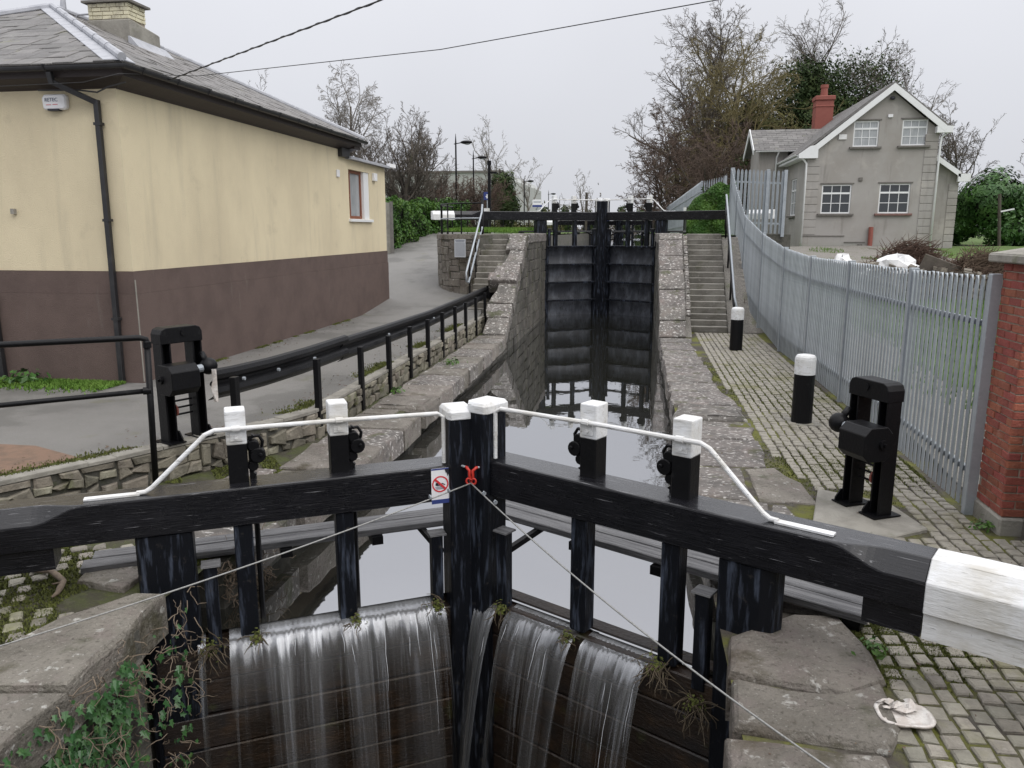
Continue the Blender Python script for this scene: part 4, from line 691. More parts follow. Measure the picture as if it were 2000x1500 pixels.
def window(par, o, w_, h, u, nrm, cols, rows, glass, trans, m='upvc'):
    o, u, nrm = V3(*o), V3(*u), V3(*nrm); z = V3(0, 0, 1); f = MB(); fb = .06
    def bar_(a0, a1, c0, c1, d0=-.10, d1=-.04): P = [o+u*a0+z*c0, o+u*a1+z*c0, o+u*a1+z*c1, o+u*a0+z*c1]; f.hexa([p+nrm*d0 for p in P], [p+nrm*d1 for p in P])
    bar_(.004, fb, .004, h-.004); bar_(w_-fb, w_-.004, .004, h-.004); bar_(fb, w_-fb, .004, fb); bar_(fb, w_-fb, h-fb, h-.004); bar_(fb, w_-fb, trans-.04, trans+.04)
    for i in range(1, cols): x = fb + (w_-2*fb)*i/cols; bar_(x-.014, x+.014, fb, trans-.04, -.085, -.05); bar_(x-.014, x+.014, trans+.04, h-fb, -.085, -.05)
    for j in range(1, rows): y = fb + (trans-.04-fb)*j/rows; bar_(fb, w_-fb, y-.014, y+.014, -.084, -.051)
    wo_ = f.build('window', m, par); f = MB(); bar_(fb-.01, w_-fb+.01, fb-.01, h-fb+.01, -.078, -.07); f.build('pane', glass, wo_); return wo_
for (a, c, d, e_), gl in zip(WN, ('glassl', 'glassl', 'glass', 'glass')):
    window(g2h, (a, 38, d), c-a, e_-d, (1, 0, 0), (0, -1, 0), 3, 2, gl, (e_-d)*.70)
    b = MB(); b.box(a-.14, c+.14, 37.88, 38.1, d-.10, d-.004); b.build('window_sill', 'sill' if a != 10.64 else 'sillr', g2h, bev=.01); b = MB(); b.box(a-.08, c+.08, 37.965, 38.0, e_+.02, e_+.07); b.build('window_hood', 'sill', g2h)
window(g2h, (7.46, 41.5, 3.45), 1.4, 1.75, (0, -1, 0), (-1, 0, 0), 2, 2, 'glassl', 1.2)
b = MB(); b.box(7.34, 7.6, 40.0, 41.6, 3.36, 3.446); b.build('window_sill', 'sill', g2h)
def quoins(par, x0, x1, y, z0, z1, n):
    h = (z1-z0)/n
    for i in range(n): d = 0 if i % 2 == 0 else .0; b = MB(); b.box(x0, x1, y-.022, y+.1, z0+h*i+.012, z0+h*(i+1)-.012); b.build('quoin', 'render', par, bev=.012)
quoins(g2h, 7.45, 8.02, 37.995, 2.55, 5.9, 10); quoins(g2h, 12.36, 12.91, 37.995, 1.6, 6.9, 16)
for x, z, w_, h, m in ((8.72, 6.72, .34, .22, 'bag'), (10.72, 7.62, .2, .13, 'whitep'), (9.72, 4.92, .16, .16, 'sill'), (9.9, 2.05, .2, .1, 'sill')): b = MB(); b.box(x, x+w_, 37.94, 38.0, z, z+h); b.build('wall_vent' if m == 'sill' else 'wall_box', m, g2h, bev=.01)
b = MB(); b.sphere((10.83, 37.9, 8.42), .11, sc=(1, .6, .7)); b.build('flood_light', 'signb', g2h)
b = MB(); b.box(7.5, 9.3, 37.97, 38, 2.48, 2.52); b.box(9.3, 10.2, 37.97, 38, 2.2, 2.24); b.build('plinth_edge', 'sill', g2h)
b = MB(); b.tube([(10.40, 37.85, 1.6), (10.40, 37.9, 2.9)], .10, 10); b.build('clay_pipe', 'terra', base=(10.4, 37.85, 1.6), label='red clay pipe standing against the grey house wall below the right window', cat='pipe')
# lean-to on the right
b = MB(); b.prism([(12.91, 38.7, 1.3), (14.15, 38.7, 1.3), (14.15, 38.7, 5.1), (12.91, 38.7, 6.0)], (0, 8, 0)); b.build('lean_to_wall', 'render', g2h)
b = MB(); b.hexa([(12.92, 38.4, 6.02), (14.5, 38.4, 4.95), (14.5, 47, 4.95), (12.92, 47, 6.02)], [(12.92, 38.4, 6.12), (14.5, 38.4, 5.05), (14.5, 47, 5.05), (12.92, 47, 6.12)]); b.build('lean_to_roof', 'slate', g2h)
barge(12.95, 6.10, 14.1, 5.30, 38.36, .04, .24).build('barge_board', 'upvc', g2h); b = MB(); b.box(14.0, 14.52, 38.36, 38.5, 4.88, 5.22); b.build('barge_end', 'upvc', g2h); quoins(g2h, 13.75, 14.17, 38.695, 1.6, 4.8, 10)
# wing on the left
b = MB(); b.box(6.05, 7.458, 42.9, 46, 1.3, 6.72); b.prism([(6.05, 42.9, 6.72), (6.05, 46, 6.72), (6.05, 44.45, 7.8)], (1.41, 0, 0)); b.build('wing_wall', 'render', g2h)
b = MB(); b.hexa([(5.75, 42.55, 6.66), (9.4, 42.55, 6.66), (9.4, 44.45, 7.86), (5.75, 44.45, 7.86)], [(5.75, 42.5, 6.72), (9.4, 42.5, 6.72), (9.4, 44.45, 7.94), (5.75, 44.45, 7.94)]); b.hexa([(5.75, 46.4, 6.66), (9.4, 46.4, 6.66), (9.4, 44.45, 7.86), (5.75, 44.45, 7.86)], [(5.75, 46.45, 6.72), (9.4, 46.45, 6.72), (9.4, 44.45, 7.94), (5.75, 44.45, 7.94)]); wr_ = b.build('wing_roof', 'slate', g2h)
fs = frame((5.75, 42.5, 6.72), (1, 0, 0), (0, 1.95, 1.22)); tiles(wr_, 'roof_slate', 'slate', fs, [(0, 0), (3.6, 0), (3.6, 2.3), (0, 2.3)], .5, .23, .012, 0, 0, .004, .5, (0, .022), .006, .005, 120, 54)
b = MB(); b.bar((5.7, 42.45, 6.62), (5.7, 44.45, 7.88), .04, .26); b.bar((5.7, 46.45, 6.62), (5.7, 44.45, 7.88), .04, .26); b.build('barge_board', 'upvc', g2h)
gutter(g2h, [(5.8, 42.42, 6.70), (7.9, 42.42, 6.70)], .06, 'upvc', False); rpipe(g2h, [(6.95, 42.5, 6.66), (6.9, 42.85, 6.4), (6.9, 42.85, 5.4)], .045, 'upvc')
b = MB(); b.box(9.2, 10.1, 45.6, 46.4, 7.2, 9.55); c2 = b.build('chimney', 'terra', g2h, bev=.01); b = MB(); b.box(9.14, 10.16, 45.53, 46.47, 9.55, 9.78); b.box(9.17, 10.13, 45.57, 46.43, 9.2, 9.3); b.build('chimney_band', 'terra', c2, bev=.03); b = MB(); b.tube([(9.65, 46, 9.78), (9.65, 46, 10.2), (9.65, 46, 10.22), (9.65, 46, 10.38)], [.19, .17, .2, .2], 12); b.build('chimney_pot', 'terra', c2)
# ================================================================ STEEL FENCE
fp = [(3.31, 7.97), (3.35, 10.3), (3.36, 13.2), (3.36, 16.0), (3.33, 18.7), (3.25, 21.5), (3.1, 24.0), (3.0, 25.4), (2.93, 26.6)]
ft = {7.97: 2.33, 10.3: 2.28, 13.2: 2.26, 16.0: 2.25, 18.7: 2.36, 21.5: 2.67, 24.0: 3.17, 25.4: 3.93, 26.6: 4.70}
pm = MB(); w_ = .039
def pale_mesh(h):
    pr_ = [(-w_, .012), (-w_*.5, -.006), (0, .010), (w_*.5, -.006), (w_, .012)]
    b = MB(); b.loft([[(x, y, 0) for x, y in pr_], [(x, y, h-.10) for x, y in pr_], [(x*.75, y, h-.04) for x, y in pr_], [(x*.12, y + (.02 if x == 0 else 0), h) for x, y in pr_]], False); return b
def fence(name, label, pts, tops, bots, right=1, group=None, spacing=.136):
    t = thing(name, label, 'fence', (pts[0][0], pts[0][1], 0)); cache = {}
    for i, ((x0, y0), (x1, y1)) in enumerate(zip(pts, pts[1:])):
        L = math.hypot(x1-x0, y1-y0); ang = math.atan2(y1-y0, x1-x0); n = max(1, round(L/spacing)); dx, dy = (x1-x0)/L, (y1-y0)/L; nx, ny = dy, -dx
        for k in range(n):
            s = (k+.5)/n; x, y = x0+(x1-x0)*s, y0+(y1-y0)*s; zt = tops[i]+(tops[i+1]-tops[i])*s; zb = bots[i]+(bots[i+1]-bots[i])*s; key = round(zt-zb, 2)
            if key not in cache:
                o = pale_mesh(key).build('pale', 'galv', t, rec=False); cache[key] = o; o['_u'] = 0
                for v in o.data.vertices: v.co += BASE[t.name]
            else: o = mcopy(cache[key], (0, 0, 0), t)
            o.location = V3(x, y, zb) - BASE[t.name]; o.rotation_euler = (0, 0, ang)
        for f0 in (.16, .80):
            za = bots[i]+(tops[i]-bots[i])*f0; zc = bots[i+1]+(tops[i+1]-bots[i+1])*f0; b = MB(); b.bar((x0+nx*right*.035, y0+ny*right*.035, za), (x1+nx*right*.035, y1+ny*right*.035, zc), .04, .055); b.build('rail', 'galv', t)
    for (x, y), a, c in zip(pts, tops, bots):
        b = MB(); b.box(x-.03, x+.07, y-.04, y+.04, c-.1, a+.02); b.build('fence_post', 'galv', t, bev=.005)
    for o in cache.values():
        if '_u' in o: del o['_u']
    for o in t.children:
        if '_u' in o: del o['_u']
    return t
tp = [ft[p[1]] for p in fp]; bt = [max(.02, a-2.38) if p[1] > 17 else .03 for a, p in zip(tp, fp)]; bt[-1] = 2.45
fence('palisade_fence', 'long galvanised palisade fence running from the brick pier up beside the stone steps', fp, tp, bt)
fence('palisade_fence', 'tall palisade fence return standing in front of the grey house', [(2.95, 26.62), (4.05, 26.66), (4.6, 26.7)], [4.70, 4.64, 4.62], [2.70, 2.66, 2.64], -1, spacing=.125)
fence('palisade_fence', 'pale palisade fence behind the clipped hedge at the top of the steps', [(3.6, 35.0), (2.7, 36.0), (1.95, 45.0), (1.8, 52)], [5.0, 4.85, 4.3, 4.2], [2.7, 2.7, 2.6, 2.6], -1)
b = MB(); b.box(2.98, 4.9, 26.75, 27.0, 1.2, 2.62); b.build('garden_wall', 'mortar', base=(4, 26.8, 1.2), label='low mossy block wall under the tall fence return', cat='wall')
# ================================================================ BRICK PIER
bp = thing('brick_pier', 'red brick gate pier with a stone cap at the end of the steel fence', 'pier', (3.65, 7.6, 0))
b = MB(); b.box(3.385, 4.3, 7.415, 7.93, .15, 2.46); b.build('core', 'bmort', bp); b = MB(); b.box(3.36, 4.4, 7.38, 7.96, -.05, .16); b.build('footing', 'cement', bp, bev=.02)
tiles(bp, 'brick', 'brick', (V3(3.385, 7.415, .165), V3(0, 1, 0), V3(0, 0, 1), V3(-1, 0, 0)), [(0, 0), (.515, 0), (.515, 2.29), (0, 2.29)], .232, .0764, .012, 0, 0, .003, .5, (-.02, .012), .004, .006, 150, 61)
tiles(bp, 'brick', 'brick', (V3(3.385, 7.415, .165), V3(1, 0, 0), V3(0, 0, 1), V3(0, -1, 0)), [(-.012, 0), (.9, 0), (.9, 2.29), (-.012, 2.29)], .232, .0764, .012, 0, 0, .003, .5, (-.02, .012), .004, .006, 150, 62)
b = MB(); b.hexa([(3.27, 7.3, 2.462), (4.42, 7.3, 2.462), (4.42, 8.04, 2.462), (3.27, 8.04, 2.462)], [(3.27, 7.3, 2.54), (4.42, 7.3, 2.54), (4.42, 8.04, 2.54), (3.27, 8.04, 2.54)]); b.hexa([(3.27, 7.3, 2.541), (4.42, 7.3, 2.541), (4.42, 8.04, 2.541), (3.27, 8.04, 2.541)], [(3.6, 7.55, 2.62), (4.1, 7.55, 2.62), (4.1, 7.8, 2.62), (3.6, 7.8, 2.62)]); b.build('cap', 'cement', bp, bev=.012)
sw = thing('stone_wall', 'grey stone wall running from the brick pier along the right edge', 'wall', (3.7, 6.5, 0)); b = MB(); b.box(3.58, 3.9, 2, 7.37, -.1, 1.2); b.build('backing', 'mortar', sw); tiles(sw, 'wall_stone', 'wallst', (V3(3.58, 7.37, 0), V3(0, -1, 0), V3(0, 0, 1), V3(-1, 0, 0)), [(0, -.05), (3, -.05), (3, 1.2), (0, 1.2)], .4, .22, .014, .4, .3, .02, .5, (-.03, .03), .015, .014, 60, 63)
# ================================================================ BOLLARDS, WINCHES, RAILS
def bollard(x, y, label):
    t = thing('bollard', label, 'bollard', (x, y, 0), 'mooring bollards by the steel fence'); b = MB(); n = 20
    ring = lambda r, z: [(x+r*cos(2*pi*k/n), y+r*sin(2*pi*k/n), z) for k in range(n)]
    b.loft([ring(.148, -.05), ring(.146, .3), ring(.143, .722)]); b.build('shaft', 'black', t, smooth=False, bev=.004)
    b = MB(); b.loft([ring(.147, .715), ring(.147, .93), ring(.140, .965), ring(.12, .99), ring(.07, 1.0)]); b.build('head', 'white', t, smooth=False); return t
bl = bollard(2.45, 11.6, 'black bollard with rounded white top beside the steel fence, the nearer of two'); dup(bl, (2.36, 18.7, 0), 1.0, 'black bollard with rounded white top at the foot of the stone steps')
b = MB(); b.box(2.25, 2.7, 11.38, 11.85, -.05, .004); b.build('bollard_base', 'cement', kind='structure', base=(2.45, 11.6, 0))
def winch(loc, ang, my, label):
    t = thing('winch', label, 'winch', loc, 'lock winches', ang, local=True); q = lambda x, y, z: (x, my*y, z)
    def bx(b, x0, x1, y0, y1, z0, z1): P = [q(x0, y0, z0), q(x1, y0, z0), q(x1, y1, z0), q(x0, y1, z0)]; b.hexa(P, [(a, c, z1) for a, c, _ in P]); return b
    for x in (-.25, .13):                                     # two channel legs
        b = MB(); bx(b, x, x+.018, -.08, .08, .0, 1.14); bx(b, x+.10, x+.118, -.08, .08, 0, 1.14); bx(b, x+.018, x+.10, .03, .048, 0, 1.14); b.build('leg', 'black', t)
        b = MB(); b.prism([q(x-.02, -.15, 0), q(x-.02, .15, 0), q(x-.02, .15, .05), q(x-.02, .09, .13), q(x-.02, -.09, .13), q(x-.02, -.15, .05)], (.016, 0, 0)); bx(b, x-.05, x+.16, -.16, .16, 0, .014); b.build('foot_plate', 'black', t)
    arch = [(-.255, 1.13), (-.255, 1.24), (-.23, 1.29), (-.18, 1.31), (.18, 1.31), (.23, 1.29), (.253, 1.24), (.253, 1.13)]
    b = MB(); b.prism([q(x, -.10, z) for x, z in arch], (0, my*.20, 0)); b.build('head_beam', 'black', t, bev=.006)
    b = MB(); b.tube([q(-.02, -.105, 1.24), q(-.02, -.115, 1.24)], .035, 10); b.build('bolt', 'black', t)
    o = .165; c_ = .07; oc = [(-o, -o+c_), (-o+c_, -o), (o-c_, -o), (o, -o+c_), (o, o-c_), (o-c_, o), (-o+c_, o), (-o, o-c_)]
    b = MB(); b.prism([q(.0, -.24+y, .76+z) for y, z in oc], (.34, 0, 0)); gb = b.build('gear_box', 'black', t, bev=.006)
    b = MB(); b.tube([q(.34, -.24+.05, .76), q(.362, -.24+.05, .76)], .045, 12); b.tube([q(.362, -.19, .76), q(.385, -.19, .76)], .018, 4); b.build('crank_socket', 'black', gb)
    b = MB(); b.tube([q(.0, -.2, .82), q(-.16, -.2, .83)], .045, 12); b.tube([q(-.0, -.2, .82), q(-.03, -.2, .82)], .065, 12); b.build('shaft', 'galv', t)
    b = MB(); b.sphere(q(-.24, -.2, .84), .10); b.bar(q(-.22, -.18, .9), q(-.22, -.1, .99), .06, .04); b.build('drum_cover', 'black', t, smooth=True)
    b = MB()
    for z in (.30, .38, .46): b.tube([q(-.12, 0, z), q(.15, 0, z)], .012, 6)
    b.build('tie_rod', 'black', t); b = MB(); b.tube([q(.1, -.02, .36), q(.12, -.02, .36)], .07, 12); b.build('sheave', 'terra', t); return t
winch((2.33, 7.84, .03), math.atan2(-.89, .455), 1, 'black double legged winch on the concrete slab near the brick pier')
winch((-5.10, 8.02, .385), math.atan2(-.89, -.45), -1, 'black double legged winch on the towpath between pipe railing and crash rail')
# crash rail
cr = thing('crash_rail', 'long black steel crash rail on posts along the towpath edge', 'crash rail', (-4.2, 14, .4))
P11 = [(-4.42, 7.98, 1.14), (-4.2, 9.76, 1.06), (-4.17, 11.37, .99), (-4.17, 12.76, .98), (-4.17, 14.05, .98), (-4.17, 15.33, .97), (-4.17, 16.56, .99), (-4.17, 17.79, 1.0), (-4.17, 18.95, 1.0), (-4.17, 20.21, 1.02), (-4.17, 21.48, 1.04)]
for x, y, z in P11: b = MB(); b.box(x-.035, x+.035, y-.05, y+.05, -.0, z); b.build('rail_post', 'black', cr, bev=.004)
line = [(-4.62, 7.95, 1.22, .25), (-4.56, 8.3, 1.205, .2), (-4.46, 9.0, 1.19, .2), (-4.36, 9.9, 1.19, .12), (-4.32, 11.3, 1.18, .1), (-4.30, 13, 1.12, .06), (-4.27, 16, 1.08, .04), (-4.27, 19, 1.10, .04), (-4.27, 21.8, 1.14, .03), (-4.25, 22.4, 1.15, .03)]
WP = [(-.01, 0), (.03, -.015), (.06, -.06), (.05, -.11), (.0, -.15), (-.005, -.18), (.05, -.22), (.075, -.27), (.05, -.31), (-.02, -.36)]
def wrail(pts, nm):
    b = MB(); secs = []
    for i, (x, y, z, ln) in enumerate(pts):
        a, c = pts[max(i-1, 0)], pts[min(i+1, len(pts)-1)]; d = V3(c[0]-a[0], c[1]-a[1], 0).normalized(); s = V3(d.y, -d.x, 0)
        secs.append([V3(x, y, z) + s*(-.05+u*1.0+ (v)*ln*.6) + V3(0, 0, v) for u, v in WP] + [V3(x, y, z) + s*(-.062+u+v*ln*.6) + V3(0, 0, v) for u, v in WP[::-1]])
    b.loft(secs); o = b.build(nm, 'black', cr)
    for x, y, z, ln in pts[1:-1]:
        b = MB(); b.tube([(x+.02, y+.1, z-.165), (x+.05, y+.1, z-.165)], .022, 8); b.build('rail_bolt', 'galv', o)
    return o
wrail(line[:5], 'rail_beam'); wrail([(-4.34, 11.1, 1.15, .12)] + line[5:], 'rail_beam')
b = MB(); b.prism([(-4.30, 22.3, 1.18), (-4.30, 22.3, .80), (-4.24, 22.5, .76), (-4.12, 22.62, .80), (-4.02, 22.62, .95), (-4.02, 22.6, 1.12), (-4.12, 22.55, 1.2)], (.1, .05, 0)); b.build('rail_end', 'black', cr, bev=.02)
b = MB(); b.loft([[(-4.655, 7.93, z), (-4.655 + .03*sin(z*17)+.02, 7.915, z), (-4.60, 7.935, z)] for z in lin(.86, 1.23, 8)]); b.build('torn_wrap', 'film', cr)
# pipe railing near left
pl = thing('pipe_railing', 'black two bar pipe railing at the left edge of the towpath', 'railing', (-5, 7.2, 0))
b = MB(); b.tube([(-4.98, 7.22, -.02), (-4.93, 7.22, 1.64)], .032, 10); b.build('post', 'black', pl, smooth=True)
b = MB(); b.tube([(-4.93, 7.22, 1.6), (-4.94, 7.22, 1.655), (-4.99, 7.19, 1.675), (-6.07, 6.62, 1.66), (-9, 5.1, 1.62)], .032, 10); b.build('top_bar', 'black', pl, smooth=True)
b = MB(); b.tube([(-4.95, 7.22, 1.12), (-6.14, 6.6, 1.06), (-9, 5.1, .98)], .027, 10); b.build('lower_bar', 'black', pl, smooth=True)
b = MB(); b.tube([(-4.93, 7.22, 1.57), (-4.93, 7.22, 1.63)], .042, 10); b.tube([(-5.0, 7.19, 1.12), (-4.93, 7.225, 1.12)], .04, 10); b.build('fitting', 'black', pl)
# hand rail of the right steps
hr = thing('stair_railing', 'black pipe hand rail climbing beside the stone steps along the fence', 'railing', (2.65, 23, 0))
for f0 in (0, -.32): b = MB(); b.tube([(2.72, 21.6, .62+f0*.8), (2.66, 21.9, .96+f0), (2.66, 25.2, 3.78+f0)] + ([(2.66, 25.3, 3.82)] if f0 == 0 else []), .03, 8); b.build('rail_bar', 'galv' if f0 == 0 else 'black', hr, smooth=True)
for y in (21.9, 22.9, 23.9, 24.9, 25.2): z = .0+(y-21.9)*.855; b = MB(); b.tube([(2.66, y, max(z-.05, -.05)), (2.66, y, z+.96)], .028, 8); b.build('rail_post', 'black', hr, smooth=True)
# railing round the left terrace
lr = thing('terrace_railing', 'black railing round the top of the curved wall with a galvanised stair hand rail', 'railing', (-5.5, 25.5, 2.6))
rp = [(-4.88, 24.7), (-5.6, 24.95), (-6.15, 25.4), (-6.55, 26.1), (-6.72, 26.9), (-6.76, 27.8), (-6.8, 28.8)]
for x, y in rp: b = MB(); b.tube([(x, y, 2.5), (x, y, 3.60)], .022, 6); b.build('rail_post', 'black', lr)
for z in (3.60, 3.13): b = MB(); b.tube([(x, y, z) for x, y in rp] if z > 3.3 else [(x, y, z) for x, y in rp], .024, 8); b.build('rail_bar', 'galv' if z < 3.3 else 'black', lr, smooth=True)
b = MB(); b.tube([(-4.86, 24.72, 3.75), (-4.86, 24.72, 2.0)], .045, 10); b.build('newel_post', 'black', lr, smooth=True)
b = MB(); b.tube([(-4.84, 24.6, 3.55), (-4.84, 24.5, 3.3), (-4.84, 22.35, 1.72), (-4.86, 22.2, 1.55), (-4.85, 22.2, 1.3), (-4.83, 22.4, 1.25), (-4.83, 24.5, 2.85)], .028, 8); b.build('stair_rail', 'galv', lr, smooth=True)
for y, z in ((22.6, .6), (23.5, 1.2), (24.3, 1.9)): b = MB(); b.tube([(-4.84, y, z-.3), (-4.84, y, z+1.2)], .026, 8); b.build('rail_post', 'black', lr)
# ================================================================ SIGNS, ROPES, CABLES
def panel(name, label, fr, w_, h, strips, parent=None, m='signw'):
    t = thing(name, label, 'sign', fr[0]); P = lambda a, c, d: fr[0] + fr[1]*a + fr[2]*c + fr[3]*d
    def rect(a0, a1, c0, c1, d0, d1): b = MB(); b.hexa([P(a0, c0, d0), P(a1, c0, d0), P(a1, c1, d0), P(a0, c1, d0)], [P(a0, c0, d1), P(a1, c0, d1), P(a1, c1, d1), P(a0, c1, d1)]); return b
    rect(0, w_, 0, h, 0, .004).build('panel', m, t)
    for nm, mm, a0, a1, c0, c1 in strips: rect(a0*w_, a1*w_, c0*h, c1*h, .004, .0055).build(nm, mm, t)
    return t, P
def disc_sign(t, P, cx, cy, r):
    n = 32
    b = MB()
    for k in range(n):
        a, c = 2*pi*k/n, 2*pi*(k+1)/n; b.hexa([P(cx+r*cos(a), cy+r*sin(a), .0055), P(cx+r*cos(c), cy+r*sin(c), .0055), P(cx+r*.84*cos(c), cy+r*.84*sin(c), .0055), P(cx+r*.84*cos(a), cy+r*.84*sin(a), .0055)], [P(cx+r*cos(a), cy+r*sin(a), .007), P(cx+r*cos(c), cy+r*sin(c), .007), P(cx+r*.84*cos(c), cy+r*.84*sin(c), .007), P(cx+r*.84*cos(a), cy+r*.84*sin(a), .007)])
    b.build('red_ring', 'signr', t, kind='stuff')
    q = r*.62; w2 = r*.09; b = MB(); b.prism([P(cx-q-w2, cy+q-w2, .009), P(cx-q+w2, cy+q+w2, .009), P(cx+q+w2, cy-q+w2, .009), P(cx+q-w2, cy-q-w2, .009)], fr3*.0015); b.build('red_bar', 'signr', t)
    b = MB(); hd = [P(cx-r*.42+r*.17*cos(2*pi*k/14), cy+.02*r+r*.17*sin(2*pi*k/14), .0062) for k in range(14)]; b.prism(hd, fr3*.0012)
    b.prism([P(cx-r*.62, cy-r*.14, .0063), P(cx-r*.3, cy-r*.2, .0063), P(cx+r*.12, cy-r*.16, .0063), P(cx+r*.1, cy-r*.02, .0063), P(cx-r*.2, cy-r*.05, .0063), P(cx-r*.4, cy-r*.1, .0063)], fr3*.0012)
    b.prism([P(cx+r*.08, cy-r*.02, .0064), P(cx+r*.2, cy+r*.14, .0064), P(cx+r*.42, cy+r*.02, .0064), P(cx+r*.62, cy-r*.10, .0064), P(cx+r*.56, cy-r*.17, .0064), P(cx+r*.36, cy-r*.07, .0064), P(cx+r*.22, cy+.02*r, .0064)], fr3*.0012); b.build('swimmer', 'signb', t, kind='stuff')
    b = MB()
    for j, (a0, a1) in enumerate(((-.62, .12), (-.58, .3), (-.5, .42))): y = cy - r*(.30+.13*j); b.prism([P(cx+r*a0, y, .0062), P(cx+r*a1, y, .0062), P(cx+r*a1, y-r*.055, .0062), P(cx+r*a0, y-r*.055, .0062)], fr3*.0012)
    b.build('wave_lines', 'textg', t, kind='stuff')
dl = V3(-cos(A), -sin(A), 0); nl = V3(sin(A), -cos(A), 0); o_ = V3(-1.36, 6.35, 0)
fr3 = nl; t, P = panel('no_swimming_sign', 'white and blue no swimming sign fixed to the near left gate beam', (o_ + dl*.365 + nl*.010 + V3(0, 0, .445), -dl, V3(0, 0, 1), nl), .155, .315, [('blue_band', 'blue', 0, 1, 0, .12), ('blue_band', 'blue', 0, 1, .955, 1)]); disc_sign(t, P, .0775, .175, .072)
b = MB(); b.prism([P(.118, .305, .006), P(.156, .305, .006), P(.156, .235, .006), P(.148, .262, .006), P(.142, .24, .006), P(.136, .27, .006), P(.126, .275, .006)], nl*.002); b.build('peeled_corner', 'signb', t)
fr3 = V3(0, -1, 0); t, P = panel('no_swimming_sign', 'small no swimming sign on the middle posts of the upper gates', (V3(-1.30, 30.52, 3.10), V3(1, 0, 0), V3(0, 0, 1), V3(0, -1, 0)), .22, .34, [('blue_band', 'blue', 0, 1, 0, .12)]); disc_sign(t, P, .11, .20, .095)
nA = V3(-.35, -.94, 0).normalized(); t, P = panel('notice', 'pale printed notice fixed to the curved stone wall', (V3(-5.70, 24.36, 1.92), V3(.94, -.33, 0).normalized(), V3(0, 0, 1), V3(-.33, -.94, 0).normalized()), .42, .56, [('heading', 'textg', .1, .9, .90, .94), ('heading', 'textg', .15, .85, .84, .87)] + [('text_line', 'textg', .08, .92, .76-.055*k, .775-.055*k) for k in range(13)], m='signg')
for nm, lb, x, y, z, w_, h, strips, m in (('path_sign', 'small blue path sign on a pole beyond the left terrace', -9.75, 50, 4.65, .45, .5, [('symbol', 'signw', .42, .58, .2, .7), ('symbol', 'signw', .3, .42, .35, .5)], 'blue'), ('information_sign', 'white sign with blue foot on a pole left of the upper gates', -5.95, 45, 4.05, .55, .42, [('blue_band', 'blue', 0, 1, 0, .28), ('text_line', 'textg', .1, .9, .62, .72)], 'signw')):
    t, P = panel(nm, lb, (V3(x, y, z), V3(1, 0, 0), V3(0, 0, 1), V3(0, -1, 0)), w_, h, strips, m=m); b = MB(); b.tube([(x+w_/2, y+.04, 2.5), (x+w_/2, y+.04, z+h)], .035, 8); b.build('pole', 'galv', t)
SHK = V3(-1.335, 6.25, .66)
def hook(t, p, sx): return [p + V3(sx*.045, .015, .10), p + V3(sx*.035, -.03, .115), p + V3(sx*.012, -.045, .09), p + V3(sx*.012, -.04, .04), p + V3(sx*.004, -.04, .0)]
for sx, lb in ((-1, 'red shackle hooked to the left mitre post of the near gates'), (1, 'red shackle hooked to the right mitre post of the near gates')):
    t = thing('shackle', lb, 'shackle', SHK, 'red shackles on the mitre posts'); b = MB(); b.tube(hook(t, SHK, sx*1.25), .013, 8); b.tube([SHK + V3(sx*.02+.022*cos(k*pi/5), -.045, -.005+.026*sin(k*pi/5)) for k in range(11)], .009, 6, False); b.build('bow', 'red', t, smooth=True); b = MB(); b.tube([SHK + V3(sx*.03, -.03, .11), SHK + V3(sx*.10, .01, .115)], .010, 8); b.build('pin', 'galv', t)
for p1, sag, lb in ((V3(-4.3, 3.86, .05), .05, 'thin steel wire rope from the red shackle to the left bank'), (V3(1.27, 3.45, .06), .10, 'thin steel wire rope from the red shackle down to the right bank')):
    p0 = SHK + V3(0, -.05, -.02); t = thing('wire_rope', lb, 'wire rope', p0, 'gate ropes'); pts = [p0 + (p1-p0)*s - V3(0, 0, sag*4*s*(1-s)) for s in lin(0, 1, 24)]; b = MB(); b.tube(pts, .0065, 6); b.build('rope', 'steel', t, smooth=True)
    for s in (2.2, 4.0): q = p0 + (p1-p0)*(s/40); d = (p1-p0).normalized(); b = MB(); b.tube([q-d*.008, q+d*.008], .018, 6); b.bar(q, q+V3(.0, -.02, .025), .008, .008); b.build('rope_clip', 'galv', t)
b = MB(); b.tube([(-7.3, 11.78, 5.03), (-2.58, 8, 4.99), (-1.03, 6.5, 5.0), (3, 2, 5.3)], .009, 6)
b.tube([V3(-7.3, 11.78, 5.03) + V3(4.72, -3.78, -.04)*s + V3(.010*cos(s*90), 0, .010*sin(s*90)) for s in lin(0, 1, 200)], .007, 4); b.build('overhead_cable', 'gutter', smooth=True, base=(-7.3, 11.78, 5), label='thick twisted black cable rising from the cream house to the top of the picture', cat='cable')
b = MB(); b.tube([(-9.3, 10.6, 4.80), (-7.9, 10.66, 4.83), (-7.28, 10.6, 4.92), (-7.25, 12.6, 5.25), (-2.73, 11, 5.17), (.77, 9, 5.12), (4, 7, 5.15)], .006, 5); b.build('overhead_cable', 'gutter', smooth=True, base=(-9, 10.6, 4.8), label='thin grey cable crossing the sky above the canal from the cream house', cat='cable')
